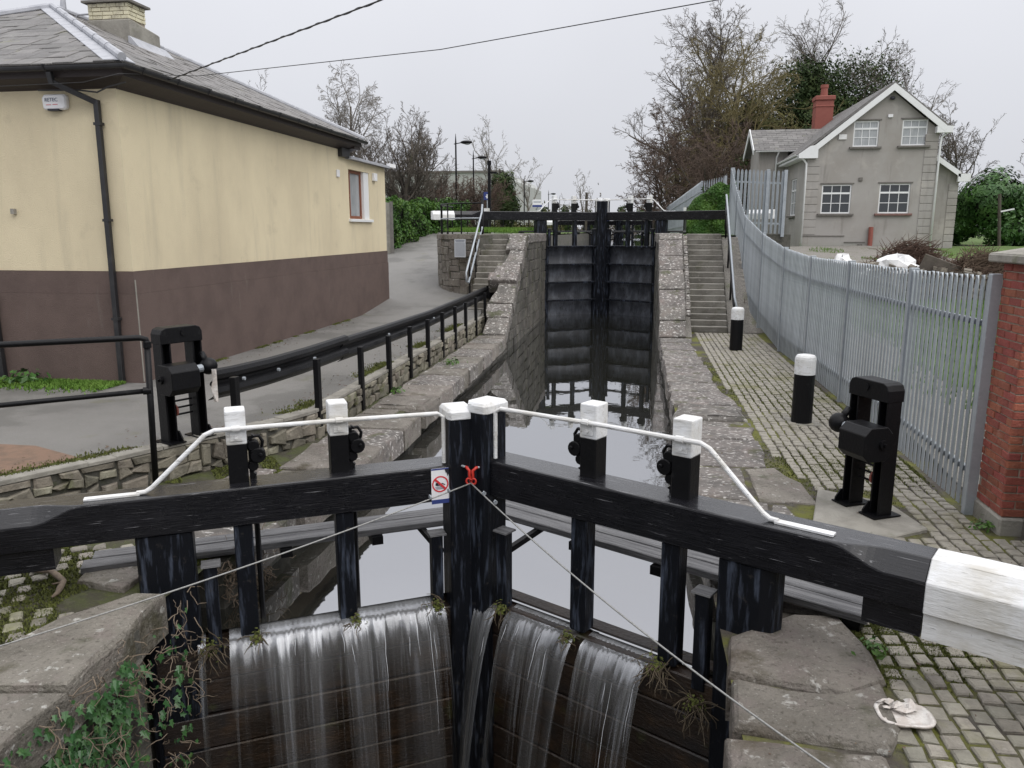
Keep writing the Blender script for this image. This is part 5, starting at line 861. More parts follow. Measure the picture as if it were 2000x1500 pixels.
# ================================================================ TREES
def grow_tree(base, h, r0, seed, trunk_frac=.3, stems=1, lean=.0, n=(9, 7, 6, 5), ang=(50, 45, 42, 40), ratio=(.62, .5, .45, .42), trop=(.05, .10, .08, .0), wig=(.10, .16, .2, .25), rmin=.010, lev=4, start=.3):
    R = random.Random(seed); T = [MB(), MB()]; tips = []
    sides = (8, 5, 4, 3, 3); segs = (7, 6, 5, 4, 3)
    def grow(p, d, L, r, lv):
        pts = [p]; ds = []; ns = segs[min(lv, 4)]; up = trop[min(lv, len(trop)-1)]; wg = wig[min(lv, len(wig)-1)]
        for i in range(ns):
            d = (d + Vector((R.gauss(0, wg), R.gauss(0, wg), R.gauss(0, wg) + up))).normalized(); p = p + d*(L/ns); pts.append(p); ds.append(d)
        rr = [max(r*(1-.72*i/ns), rmin*.6) for i in range(ns+1)]
        T[0 if lv < 1 else 1].tube(pts, rr, sides[min(lv, 4)], lv == 0)
        if lv >= lev: tips.append((pts[-1], ds[-1])); tips.append((pts[-2], ds[-1])); return
        nb = n[min(lv, len(n)-1)]
        for k in range(nb):
            t = start + (1-start)*(k + R.random())/nb if lv == 0 else .18 + .82*(k + R.random())/nb
            i = min(int(t*ns), ns-1); q = pts[i] + (pts[i+1]-pts[i])*(t*ns-i); dd = ds[i]
            a = R.uniform(0, 2*pi) if lv else k*2.4 + R.random()*.6; x = dd.cross(Vector((.3, .2, 1))).normalized(); y = dd.cross(x); an = radians(ang[min(lv, len(ang)-1)]*R.uniform(.65, 1.2))*(1 - .45*t if lv == 0 else 1)
            nd = dd*cos(an) + (x*cos(a) + y*sin(a))*sin(an); grow(q, nd, L*ratio[min(lv, len(ratio)-1)]*R.uniform(.7, 1.15)*(1.1-.45*t if lv else 1.15-.5*t), max(rr[i]*.58, rmin), lv+1)
    b = Vector(base)
    for s in range(stems):
        a = 2*pi*s/stems + R.random(); d = Vector((cos(a)*lean, sin(a)*lean, 1)).normalized() if stems > 1 else Vector((lean*R.uniform(-1, 1), lean*R.uniform(-1, 1), 1)).normalized()
        grow(b + Vector((cos(a), sin(a), 0))*(r0*.6 if stems > 1 else 0), d, h*(R.uniform(.75, 1.0) if stems > 1 else 1), r0*R.uniform(.6, 1) if stems > 1 else r0, 0)
    return T, tips
def tree(label, base, h, r0, seed, mt='twig', mb_='bark', leaf=None, nleaf=0, lsize=.12, lspread=.5, zmax=None, cat='tree', name='bare_tree', group=None, **k):
    T, tips = grow_tree(base, h, r0, seed, **k); t = thing(name, label, cat, base, group); T[0].build('trunk', mb_, t, smooth=True, rec=False); T[1].build('crown', mt, t, rec=False)
    if leaf:
        rg = np.random.default_rng(seed); P = np.array([p[0] for p in tips if zmax is None or p[0].z < zmax]); idx = rg.integers(0, len(P), nleaf); pts = P[idx] + rg.normal(0, lspread, (nleaf, 3)); scatter('foliage', leaf, t, pts, rg.normal(0, 1, (nleaf, 3)) + np.array([0, 0, .5]), lsize, seed, kind='stuff')
    return t
def blob_leaves(n, ells, seed, shell=.35, flat=None):
    """points in the outer part of a few ellipsoids"""
    rg = np.random.default_rng(seed); P = []; Nn = []; w_ = np.array([e[3]*e[4]+e[4]*e[5]+e[3]*e[5] for e in ells]); w_ = w_/w_.sum()
    for e_, c in zip(ells, (w_*n).astype(int)):
        v = rg.normal(0, 1, (c, 3)); v /= np.linalg.norm(v, axis=1)[:, None]; lump = 1 + .16*np.sin(v[:, 0]*5+e_[0])*np.cos(v[:, 1]*6+e_[1]) + .14*np.sin(v[:, 2]*7+e_[2]*3) + .1*np.sin(v[:, 0]*13)*np.sin(v[:, 2]*11)
        r = (1 - shell*rg.random((c, 1))**1.6)*lump[:, None]; P.append(np.array(e_[:3]) + v*r*np.array(e_[3:6])); Nn.append(v)
    return np.concatenate(P), np.concatenate(Nn)
def foliage_thing(name, label, cat, base, ells, n, m, size, seed, core=True, trunk=None, group=None, shell=.35):
    t = thing(name, label, cat, base, group); P, Nn = blob_leaves(n, ells, seed, shell); ok = P[:, 2] > base[2] - .1; scatter('foliage', m, t, P[ok], Nn[ok], size, seed, tilt=.55, kind='stuff')
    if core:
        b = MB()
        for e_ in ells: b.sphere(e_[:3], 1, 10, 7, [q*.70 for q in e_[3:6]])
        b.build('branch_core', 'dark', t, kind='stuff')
    for x0, x1, r in (trunk or ()): b = MB(); b.tube([x0, ((x0[0]+x1[0])/2+.15, (x0[1]+x1[1])/2, (x0[2]+x1[2])/2), x1], [r, r*.8, r*.5], 7); b.build('trunk', 'bark', t, smooth=True)
    return t
# right bank, behind the house
tree('tall bare spreading tree, the highest in the picture, left of the grey house', (5.3, 60, 2.3), 12.0, .34, 11, start=.2, n=(20, 11, 8, 6), ang=(64, 48, 42, 40), ratio=(.56, .52, .46, .45), rmin=.0135)
tree('low bare tree with arching yellow twigs in front of the tall bare tree', (6.2, 54, 2.3), 9.6, .24, 12, 'twigy', start=.15, n=(18, 10, 7, 6), ang=(70, 55, 50, 45), trop=(.05, .03, -.04, -.06), ratio=(.62, .55, .5, .45), rmin=.012)
tree('tangled russet bush of bare branches at the left foot of the tall bare tree', (2.6, 56, 2.3), 8.0, .14, 13, 'twigr', stems=6, lean=.42, start=.08, n=(11, 8, 6, 5), ang=(52, 50, 45, 45), trop=(0, .02, 0, -.03), ratio=(.5, .5, .45, .42), rmin=.015, name='bare_bush', cat='bush')
tree('second russet thicket between the yellow twigged tree and the canal', (4.2, 50, 2.4), 6.0, .13, 14, 'twigr', stems=5, lean=.45, start=.08, n=(10, 7, 6, 5), ang=(50, 50, 45, 45), trop=(0, .02, 0, -.03), rmin=.014, name='bare_bush', cat='bush')
tree('bare tree leaning out over the canal at the left of the right bank wood', (2.6, 66, 2.3), 9.5, .2, 15, 'twig', start=.12, n=(16, 9, 7, 5), ang=(72, 50, 45, 40), trop=(.03, .04, .03, 0), rmin=.012)
foliage_thing('evergreen_tree', 'olive green conifer mass between the bare trees and the grey house', 'tree', (8.3, 57, 2.3), [(8.6, 57, 8.2, 2.0, 1.6, 3.3), (7.2, 57.5, 6.4, 1.5, 1.4, 3.4), (9.9, 57.5, 7.0, 1.5, 1.4, 2.8), (6.1, 58, 9.2, 1.4, 1, 2.2), (4.6, 59, 8.0, 1.3, 1, 2.2), (7.4, 58, 10.6, 1.2, 1, 1.5)], 24000, 'olive', .12, 21, core=False, shell=.8, trunk=[((8.3, 57, 2.2), (8.3, 57, 9), .2)])
foliage_thing('evergreen_bush', 'dark ivy clump low between the bare trees', 'bush', (6.4, 52, 2.3), [(6.4, 52, 5.0, .9, .8, 2.3)], 4500, 'conif', .12, 22)
tree('dark ivy clad tree with bare outer twigs behind the chimney of the grey house', (12.2, 60, 2.2), 11.8, .3, 23, start=.3, n=(16, 9, 7, 5), ang=(60, 50, 45, 42), leaf='conif', nleaf=15000, lsize=.11, lspread=.6, zmax=14.0, rmin=.012, name='ivy_tree')
foliage_thing('evergreen_tree', 'narrow dark ivy column just left of the red chimney', 'tree', (11.0, 58, 2.2), [(11.0, 58, 8, 1.3, 1, 4.8), (11.2, 58, 12.0, 1.9, 1, 2.3), (13.2, 58, 10.8, 1.4, 1, 1.6)], 9500, 'conif', .13, 24, core=False, shell=.85, trunk=[((11, 58, 2), (11, 58, 12), .2)])
tree('small bare tree showing over the right slope of the grey house roof', (18.0, 58, 2), 10.6, .2, 25, start=.35, n=(13, 8, 6, 5), rmin=.012)
tree('bare bush beyond the lean to roof of the grey house', (19.5, 54, 2), 6.2, .14, 26, stems=3, lean=.3, n=(10, 7, 6, 5), rmin=.012, name='bare_bush', cat='bush')
foliage_thing('laurel_bush', 'big glossy green laurel bush right of the grey house', 'bush', (18, 44, 1.6), [(17.8, 44, 4.1, 1.6, 1.5, 1.7), (19.8, 43, 3.6, 1.8, 1.6, 1.8), (16.6, 45, 3.3, 1.0, 1.2, 1.4), (22, 43, 4.2, 1.8, 1.6, 1.7), (18.7, 42.6, 2.6, 1.6, 1.2, 1.0)], 26000, 'laurel', .12, 27, trunk=[((17.2, 43.5, 1.4), (17.8, 43.5, 3), .06), ((18.6, 42.2, 1.4), (18.2, 42.5, 3), .06), ((19.7, 42, 1.4), (19.9, 42.4, 3), .07)])
tree('leafless branches above the laurel bush at the right edge', (22.5, 50, 1.8), 5.6, .12, 28, stems=3, lean=.3, n=(9, 6, 5, 4), rmin=.012, name='bare_bush', cat='bush')
b = MB(); b.tube([(16.75, 40, 1.4), (16.45, 40, 4.4)], .07, 8); ub = b.build('utility_post', 'bark', base=(16.75, 40, 1.4), label='leaning timber post with a small lamp in front of the laurel bush', cat='post'); b = MB(); b.bar((16.55, 39.95, 3.6), (17.1, 39.9, 3.72), .1, .06); b.build('lamp', 'whitep', ub)
# left bank
tree('tall bare drooping tree behind the cream house roof', (-16.6, 45, 1.8), 7.9, .17, 31, 'twigl', start=.22, n=(14, 9, 7, 6), ang=(52, 45, 42, 40), trop=(.06, .06, -.05, -.14), wig=(.1, .13, .15, .15), rmin=.010)
tree('wide many stemmed bare tree beside the hedge', (-13.9, 46, 2), 6.2, .2, 32, 'twig', stems=6, lean=.5, start=.1, n=(11, 8, 7, 5), ang=(42, 38, 36, 36), trop=(.03, .10, .08, .04), rmin=.010)
tree('bare tree tip just showing over the ridge of the cream house', (-27, 55, 2), 8.4, .2, 33, n=(9, 6, 5, 4), rmin=.012)
for i, (x, y, h) in enumerate(((-12.3, 52, 3.1), (-10.9, 54, 3.0), (-14.5, 53, 3.0))):
    tree(('red brown bare shrub beside the nearest lamp post', 'red brown bare shrub between the two nearest lamp posts', 'red brown bare shrub behind the many stemmed tree')[i], (x, y, 2.6), h, .09, 34+i, 'twigr', stems=8, lean=.5, start=.08, n=(8, 7, 6, 4), ang=(38, 36, 36, 36), rmin=.012, name='bare_shrub', cat='shrub', group='red brown shrubs above the hedge')
foliage_thing('ivy_tree', 'ivy covered stump of a tree in front of the pale warehouse', 'tree', (-10.7, 62, 2.5), [(-10.6, 62, 5.3, 1.1, 1, 2.1), (-10.1, 62, 4.6, .8, .8, 1.4)], 5500, 'conif', .12, 38, trunk=[((-10.7, 62, 2.4), (-10.8, 62, 7.5), .12)])
tree('bare tree standing over the pale warehouse', (-13.0, 75, 2.3), 8.0, .18, 39, 'twigl', n=(9, 7, 5, 4), rmin=.013)
tree('bare tree right of the pale warehouse beside the third lamp post', (-12.5, 92, 2.3), 6.5, .16, 40, 'twigl', n=(9, 6, 5, 4), rmin=.015, start=.15)
tree('distant bare tree between the posts of the upper gates', (-6.6, 100, 2.2), 5.6, .14, 41, 'twigl', n=(9, 6, 5, 4), rmin=.016, start=.15)
for i, (x, y, z, s, lb) in enumerate(((-17.5, 150, 2.2, 5.2, 'small dark conifer left of the fourth lamp post'), (-13.6, 150, 2.2, 5.8, 'small dark conifer behind the last lamp post'), (-9.4, 155, 2.2, 4.6, 'small dark conifer left of the distant bare tree'), (-7.2, 150, 2.2, 4.4, 'small dark conifer under the distant bare tree'), (-3.0, 150, 2.2, 5.4, 'small dark conifer left of the right rack posts'), (.5, 152, 2.2, 5.0, 'small dark conifer between the right rack posts'), (3.2, 150, 2.2, 4.6, 'small dark conifer right of the upper gates'), (-22, 160, 2.2, 4.0, 'small dark conifer against the pale warehouse'))):
    foliage_thing('distant_conifer', lb, 'tree', (x, y, z), [(x, y, z+s*.3, s*.30, s*.3, s*.34), (x, y, z+s*.62, s*.17, s*.17, s*.36)], 900, 'conif', .30, 60+i, group='conifers far along the canal', shell=.6)
rg = np.random.default_rng(5); n = 9000; X = rg.uniform(-60, 60, n); P = np.stack([X, rg.uniform(170, 185, n), 2 + np.abs(rg.normal(0, 1, n))*(2.0 + .8*np.sin(X*.5) + .5*np.sin(X*1.3))], 1); scatter('tree_line', 'twig', None, P, rg.normal(0, 1, (n, 3)), .35, 6, kind='stuff', label='far line of bare scrub along the horizon', cat='scrub')
rg = np.random.default_rng(6); n = 9000; X = rg.uniform(-20, -6.5, n); P = np.stack([X, rg.uniform(64, 72, n), 2.4 + np.abs(rg.normal(0, .5, n))*(1.2 + .5*np.sin(X*1.5))], 1); scatter('scrub', 'olive', None, P, rg.normal(0, 1, (n, 3)), .14, 6, kind='stuff', label='low scrub in front of the pale warehouse', cat='scrub')
# hedges
def hedge(label, base, segs_, n, m, size, seed, name='hedge', core=.12):
    t = thing(name, label, 'hedge', base); rg = np.random.default_rng(seed); P = []; Nn = []; b = MB()
    for x0, x1, y0, y1, z0, zt0, zt1 in segs_:
        k = n // len(segs_); f = rg.random(k); u = rg.random(k); v = rg.random(k); x = x0+(x1-x0)*u; y = y0 + (y1-y0)*v; top = lambda x_, y_: zt0 + (zt1-zt0)*(y_-y0)/(y1-y0) if len(segs_) == 1 or True else zt0
        side = rg.random(k); X = np.where(side < .55, x1, x); Y = np.where((side >= .55) & (side < .7), y0, y); ZT = zt0+(zt1-zt0)*(Y-y0)/(y1-y0); Z = np.where(side < .7, z0+(ZT-z0)*f, ZT)
        q = np.stack([X, Y, Z], 1); nn = np.where((side < .55)[:, None], [[1, 0, .2]], np.where((side < .7)[:, None], [[0, -1, .2]], [[0, 0, 1.]])); lump = .14*np.sin(Y*2.3+Z*3.1) + .12*np.sin(X*3+Z*5+Y*1.1) + .1*np.sin(Y*5.3)
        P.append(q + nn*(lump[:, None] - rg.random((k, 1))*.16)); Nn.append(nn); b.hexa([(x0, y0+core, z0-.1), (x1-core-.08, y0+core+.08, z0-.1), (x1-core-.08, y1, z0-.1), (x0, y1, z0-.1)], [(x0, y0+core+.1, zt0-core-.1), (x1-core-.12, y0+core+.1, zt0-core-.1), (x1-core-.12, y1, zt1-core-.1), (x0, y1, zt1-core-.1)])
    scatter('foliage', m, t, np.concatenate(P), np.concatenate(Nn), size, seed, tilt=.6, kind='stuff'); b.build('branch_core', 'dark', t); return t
hedge('long glossy green hedge along the left side of the climbing path', (-11.5, 40, 2), [(-13.2, -11.1, 34.6, 42, 1.7, 4.05, 4.15), (-13.2, -10.75, 42, 50, 2.3, 4.15, 4.5)], 22000, 'hedge', .085, 71)
t = hedge('clipped dark green hedge at the top of the right hand steps', (2.6, 31.8, 2.6), [(1.9, 2.5, 31.0, 33.5, 2.6, 3.35, 3.6), (2.5, 3.55, 30.9, 34, 2.6, 4.1, 4.45)], 1500, 'conif', .07, 72)
rg = np.random.default_rng(73); n = 15000; x = rg.uniform(1.85, 3.6, n); zt = 3.3 + 1.15*np.clip((x-1.85)/1.1, 0, 1)**.6 + .05*np.sin(x*9); s = rg.random(n); f = rg.random(n); y = np.where(s < .7, 30.9, rg.uniform(30.9, 33.5, n)); z = np.where(s < .7, 2.6+(zt-2.6)*f, zt); scatter('foliage', 'hedge', t, np.stack([x, y-.1*np.sin(z*6+x*5)*.6 - rg.random(n)*.08, z], 1), np.where((s < .7)[:, None], [[0, -1, .3]], [[0, -.2, 1.]]), .055, 74, kind='stuff')
fpn = thing('fence_panel', 'weathered timber fence panel between the cream house and the hedge', 'fence', (-11.3, 33, 1.7))
for i in range(7): b = MB(); x = -11.75+i*.13; b.box(x, x+.12, 34.0, 34.03, 1.75, 3.95+.02*(i % 2)); b.build('board', 'cement', fpn)
b = MB(); b.box(-10.86, -10.74, 33.95, 34.07, 1.7, 4.0); b.build('post', 'sill', fpn)
# warehouse
wh = thing('warehouse', 'pale grey warehouse gable in the distance on the left bank', 'warehouse', (-28, 130, 2)); b = MB(); b.prism([(-20.6, 130, 1.8), (-20.6, 130, 10.9), (-22.1, 130, 12.2), (-46, 130, 12.2), (-46, 130, 1.8)], (0, 40, 0)); b.build('wall', 'clad', wh); b = MB(); b.bar((-20.5, 129.9, 10.85), (-22.1, 129.9, 12.25), .2, .35); b.bar((-22.1, 129.9, 12.25), (-46, 129.9, 12.25), .2, .35); b.build('roof_edge', 'sill', wh); b = MB(); b.box(-20.75, -20.55, 129.85, 130, 1.8, 10.9); b.build('downpipe', 'sill', wh)
# street lamps
def lamp(loc, label):
    t = thing('street_lamp', label, 'street lamp', loc, 'lamp posts along the left bank path'); x, y, z = loc; b = MB(); b.tube([(x, y, z-.2), (x, y, z+4.2), (x, y, z+5.8), (x, y, z+6.3)], [.075, .06, .05, .012], 8); b.build('pole', 'black', t)
    b = MB(); b.tube([(x-.12, y, z+5.66), (x+.35, y, z+5.74)], .03, 6); b.build('arm', 'black', t); b = MB(); b.sphere((x+.70, y, z+5.76), .40, 12, 6, (1, .55, .30)); b.build('lamp_head', 'black', t, smooth=True); b = MB(); b.sphere((x+.76, y, z+5.67), .2, 10, 6, (1, .7, .35)); b.build('lamp_glass', 'glassl', t); return t
lo = lamp((-11.75, 51, 2.55), 'nearest street lamp, rising out of the red brown shrubs')
for p, lb in (((-12.68, 61, 2.5), 'second street lamp, just right of the nearest one'), ((-12.7, 89, 2.4), 'third street lamp, right of the pale warehouse'), ((-13.2, 118, 2.3), 'fourth street lamp, small, beyond the warehouse'), ((-13.3, 136, 2.2), 'furthest and smallest street lamp, beside the left rack posts')): dup(lo, p, label=lb)
cp_ = thing('camera_pole', 'black camera pole standing on the grass behind the terrace railing', 'pole', (-7.5, 40, 2.6)); b = MB(); b.tube([(-7.5, 40, 2.5), (-7.5, 40, 5.4), (-7.5, 40, 6.0)], [.09, .085, .07], 8); b.build('pole', 'black', cp_); b = MB(); b.tube([(-7.5, 40, 5.98), (-7.5, 40, 6.2)], .11, 8); b.bar((-7.5, 39.95, 5.62), (-7.1, 39.9, 5.60), .1, .1); b.build('camera', 'black', cp_)
for x, lb in ((-3.05, 'thin dark timber post rising behind the left of the upper gates'), (2.1, 'thin dark timber post rising behind the right of the upper gates')): b = MB(); b.tube([(x-.55 if x < 0 else x-1.0, 56, 2.5), (x-.55 if x < 0 else x-1.0, 56, 5.35)], .085, 6); b.build('timber_post', 'bark', base=(x, 56, 2.5), label=lb, cat='post')
for x, lb in ((-7.1, 'small white capped block post left of the upper gates'), (2.0, 'small white capped block post right of the upper gates')): b = MB(); b.box(x, x+.3, 36, 36.2, 2.6, 3.5); o = b.build('marker_post', 'black', base=(x, 36, 2.6), label=lb, cat='post'); b = MB(); b.box(x-.02, x+.32, 35.98, 36.22, 3.5, 3.75); b.build('cap', 'white', o)
# far railing behind the left terrace
fr_ = thing('far_railing', 'low black railing on the terrace behind the left balance beam', 'railing', (-7, 38, 2.6))
for k in range(14): b = MB(); x = -7.9+k*.36; b.tube([(x, 36.5+k*.4, 2.5), (x, 36.5+k*.4, 3.35)], .02, 5); b.build('bar', 'black', fr_)
b = MB(); b.tube([(-7.9, 36.5, 3.35), (-3.1, 41.8, 3.35)], .028, 6); b.build('top_rail', 'galv', fr_)
# ================================================================ GRASS, MOSS, WEEDS
def blades(name, label, n, xyf, h, seed, m='grass', lean=.5, wd=.012, cat='grass'):
    rg = np.random.default_rng(seed); P = xyf(rg, n); n = len(P); a = rg.uniform(0, 2*pi, n); hh = h*rg.uniform(.5, 1.3, n); d = np.stack([np.cos(a), np.sin(a), np.zeros(n)], 1); s = np.stack([-np.sin(a), np.cos(a), np.zeros(n)], 1)*wd; ln = (lean*hh*rg.random(n))[:, None]
    v = np.stack([P-s, P+s, P+d*ln + np.stack([np.zeros(n), np.zeros(n), hh], 1)], 1).reshape(-1, 3); mb = MB(); mb.v = v.tolist(); mb.f = [(3*i, 3*i+1, 3*i+2) for i in range(n)]; return mb.build(name, m, kind='stuff', rec=False, label=label, cat=cat)
def yard(rg, n):
    x = rg.uniform(3.9, 14, n); y = rg.uniform(8, 36, n); k = (x > 4.6 + .35*np.sin(y*1.3)) & ((y < 22.5 + .8*np.sin(x*2)) | (np.sin(x*2.1+y)+np.sin(y*1.7-x) > .9)); x, y = x[k], y[k]; return np.stack([x, y, [yz(a, c) for a, c in zip(x, y)]], 1)
blades('yard_grass', 'rough green grass of the yard behind the steel fence', 60000, yard, .11, 81, wd=.014)
def terr(rg, n): x = rg.uniform(-6.8, -4.0, n); y = rg.uniform(25.2, 40, n); k = (x > -6.7 + np.maximum(0, 27-y)*.75); return np.stack([x[k], y[k], np.full(k.sum(), 2.62) + .16*np.exp(-((y[k]-30)/5)**2)], 1)
blades('terrace_grass_blades', 'bright grass on the left terrace above the curved wall', 26000, terr, .09, 82, wd=.016)
def edge(rg, n):
    y = rg.uniform(6, 20, n); x = np.array([wlx(c) for c in y]) - .12 - np.abs(rg.normal(0, .12, n)); k = np.sin(y*2.1)+.6*np.sin(y*5.3) > .25; return np.stack([x[k], y[k], np.full(k.sum(), .385)], 1)
blades('edge_moss', 'moss and short weeds along the towpath edge', 14000, edge, .03, 83, 'mossl', .8, .012, 'moss')
def hbase(rg, n): x = rg.uniform(-10.4, -7.9, n); y = 10.95 - np.abs(rg.normal(0, .28, n)); return np.stack([x, y, np.full(n, .385)], 1)
blades('wall_foot_grass', 'mossy grass patch at the foot of the cream house wall', 9000, hbase, .045, 84, 'grass', .9, .014)
def hb2(rg, n): y = rg.uniform(11.2, 23.5, n); x = -7.63 + np.abs(rg.normal(0, .05, n)); k = np.sin(y*3)+np.sin(y*7.7) > .2; return np.stack([x[k], y[k], np.full(k.sum(), .385)], 1)
blades('wall_foot_moss', 'thin line of moss where the cream house meets the path', 5000, hb2, .025, 85, 'mossl', .8, .012, 'moss')
def lb_(rg, n):
    x = rg.uniform(-6.6, -3.5, n); y = rg.uniform(3.6, 9, n); k = (x < -3.55 - np.maximum(0, 5-y)*.55) & (x > np.array([wlx(c) for c in y])+.05) & (np.sin(x*3.1+y*2)+np.sin(y*4.3-x*2.2) > -.7) & ((y < 5.9) | (np.sin(x*9+y*7) > .4)); return np.stack([x[k], y[k], np.zeros(k.sum())-.012], 1)
blades('bank_moss', 'cushions of moss between the setts of the near left bank', 90000, lb_, .022, 86, 'mossl', 1.0, .010, 'moss')
def rb_(rg, n):
    P = []
    for cx, cy, s in ((1.62, 5.35, .10), (1.85, 5.45, .12), (1.6, 4.9, .06), (2.05, 5.2, .12), (2.9, 12.8, .5), (2.4, 13.5, .45), (2.1, 15.5, .5), (2.3, 9.3, .35), (1.95, 7.1, .12), (3.1, 9.4, .2)): k = n//10; P.append(np.stack([rg.normal(cx, s, k), rg.normal(cy, s*1.5, k), np.full(k, -.012)], 1))
    P = np.concatenate(P); return P[(P[:, 0] > 1.45) & (P[:, 0] < 3.3)]
blades('lockside_moss', 'yellow green moss in the joints of the right hand setts', 70000, rb_, .020, 87, 'mossl', 1.0, .009, 'moss')
def weed(label, x, y, z, s, seed, m='hedge'):
    rg = np.random.default_rng(seed); n = 60; P = np.array([x, y, z]) + rg.normal(0, s*.5, (n, 3))*[1, 1, .35] + [0, 0, s*.25]; o = scatter('weed', m, None, P, np.tile([0, 0, 1.], (n, 1)), s*.22, seed, aspect=.5, base=(x, y, z), label=label, cat='weed', kind='stuff')
    return o
weed('small green weed on the near right coping beside the setts', 1.63, 5.02, .03, .12, 1); weed('small weed on the flagstones behind the near right post', 1.42, 7.35, .02, .10, 2); weed('weed growing on the left coping below the crash rail', -3.75, 15.6, .03, .2, 3); weed('weed in the coping joint near the left groove stone', -4.0, 12.6, .03, .15, 4); weed('pale green weed at the foot of the cream house wall', -9.5, 10.75, .4, .35, 5, 'laurel'); weed('weed against the footing of the brick pier', 3.3, 7.5, .02, .12, 6)
# ---- ivy and dry roots over the near left wall
iv = thing('wall_ivy', 'ivy and dry stems hanging down the near left lock wall', 'ivy', (-3.35, 4.2, -.4)); rg = np.random.default_rng(9); R = random.Random(9)
def ivy_leaf(b, p, nrm, up, s):
    nrm = Vector(nrm).normalized(); a = (Vector(up) - nrm*Vector(up).dot(nrm)).normalized(); c = nrm.cross(a)
    sh = [(0, -.55), (.42, -.5), (.30, -.12), (.62, .15), (.22, .25), (0, .75), (-.22, .25), (-.62, .15), (-.30, -.12), (-.42, -.5)]
    b.add([p + c*(x*s) + a*(-y*s) + nrm*(abs(x)*s*-.25) for x, y in sh] + [p], [(i, (i+1) % 10, 10) for i in range(10)])
def ivy_pt():
    while True:
        y = R.uniform(2.6, 5.0); z = R.uniform(-1.9, -.02); dens = .9 if z > -1.6 + (y-3)*.55 and y < 4.3 - (-z)*.0 else .25
        if z > -.25 and y > 3.2: dens *= .35
        if y > 4.45: dens *= .5
        if R.random() < dens: return y, z
rest = MB()
for k in range(2600):
    y, z = ivy_pt(); x = -3.36 + .0 + .08*R.random() + .06*sin(y*5)*cos(z*4) + (.05 if z > -.15 else 0); b = MB() if k < 290 else rest
    ivy_leaf(b, Vector((x, y, z)), (1, R.gauss(-.2, .4), .5+R.gauss(0, .35)), (R.gauss(0, .4), R.gauss(0, .4), 1), R.uniform(.024, .060))
    if k < 290: b.build('leaf', 'ivy' if k % 11 else 'root', iv, rec=False)
rest.build('leaf_field', 'ivy', iv, kind='stuff', rec=False)
st = MB()
for k in range(420):
    y = R.uniform(2.4, 5.2); z = R.uniform(-.9, .0) if R.random() < .75 else R.uniform(-1.6, 0); p = Vector((-3.38 + R.random()*.05, y, z)); pts = [p]; d = Vector((R.gauss(.3, .4), R.gauss(0, .7), R.gauss(-.5, .6))).normalized()
    for i in range(5): d = (d + Vector((R.gauss(0, .5), R.gauss(0, .5), R.gauss(-.1, .5)))).normalized(); q = pts[-1] + d*R.uniform(.025, .06); q.x = max(min(q.x, -3.24), -3.42); pts.append(q)
    st.tube(pts, [.004, .004, .0035, .003, .0025, .002], 4, False)
st.build('dry_stem', 'root', iv, kind='stuff', rec=False)
st = MB(); cl = thing('root_tangle', 'tangle of pale ivy stems under the walkway behind the left heel post', 'roots', (-3.45, 5.7, -.3))
for k in range(160):
    p = Vector((-3.40+R.random()*.05, R.uniform(5.75, 6.6), R.uniform(-.42, 0))); pts = [p]; d = Vector((R.gauss(.3, .3), R.gauss(0, 1), R.gauss(-.2, .8))).normalized()
    for i in range(5): d = (d + Vector((R.gauss(0, .5), R.gauss(0, .6), R.gauss(0, .6)))).normalized(); pts.append(pts[-1] + d*.05)
    st.tube(pts, [.006, .006, .005, .004, .003, .002], 4, False)
st.build('stems', 'root', cl, kind='stuff', rec=False)
# ---- drift caught on the gate posts
def drift(label, side, u, n, z, seed, cnt=14, s=.13):
    rot = -A if side > 0 else pi + A; ca, sa = cos(rot), sin(rot); c = -side*n; p0 = Vector((-1.36 + u*ca - c*sa, 6.35 + u*sa + c*ca, z)); R = random.Random(seed); st = MB()
    for k in range(cnt):
        p = p0 + Vector((R.gauss(0, s*.3), R.gauss(0, s*.25), R.gauss(0, s*.12))); d = Vector((R.gauss(0, .8), R.gauss(-.4, .5), R.gauss(-.1, .6))).normalized(); pts = [p]
        for i in range(4): d = (d + Vector((R.gauss(0, .4), R.gauss(0, .4), -.25))).normalized(); pts.append(pts[-1] + d*s*.28)
        st.tube(pts, [.005, .004, .004, .003, .002], 4, False)
    t = thing('drift_debris', label, 'debris', p0, 'dead reeds caught on the near gates'); st.build('reeds', 'drift', t, kind='stuff', rec=False); rg = np.random.default_rng(seed); n = 70; scatter('moss_tuft', 'mossl', t, np.array(p0) + rg.normal(0, s*.22, (n, 3)), np.tile([0, -.3, 1.], (n, 1)), .018, seed, kind='stuff')
for a in (('reeds and moss at the foot of the stub left of the mitre posts', -1, .34, .03, -.47, 1), ('reeds and moss at the foot of the stub right of the mitre posts', 1, .34, .03, -.47, 2), ('reeds caught on the inner rack post of the left leaf', -1, 1.05, .02, -.50, 3), ('reeds caught on the outer rack post of the left leaf', -1, 1.86, .02, -.50, 4), ('reeds caught on the inner rack post of the right leaf', 1, 1.04, .02, -.50, 5), ('straw coloured reeds on the outer rack post of the right leaf', 1, 1.84, .02, -.46, 6, 34, .18), ('dead roots hanging by the right heel post', 1, 2.18, .03, -.62, 7, 40, .2), ('dead roots by the left heel post', -1, 2.2, .02, -.52, 8, 30, .18)): drift(*a)
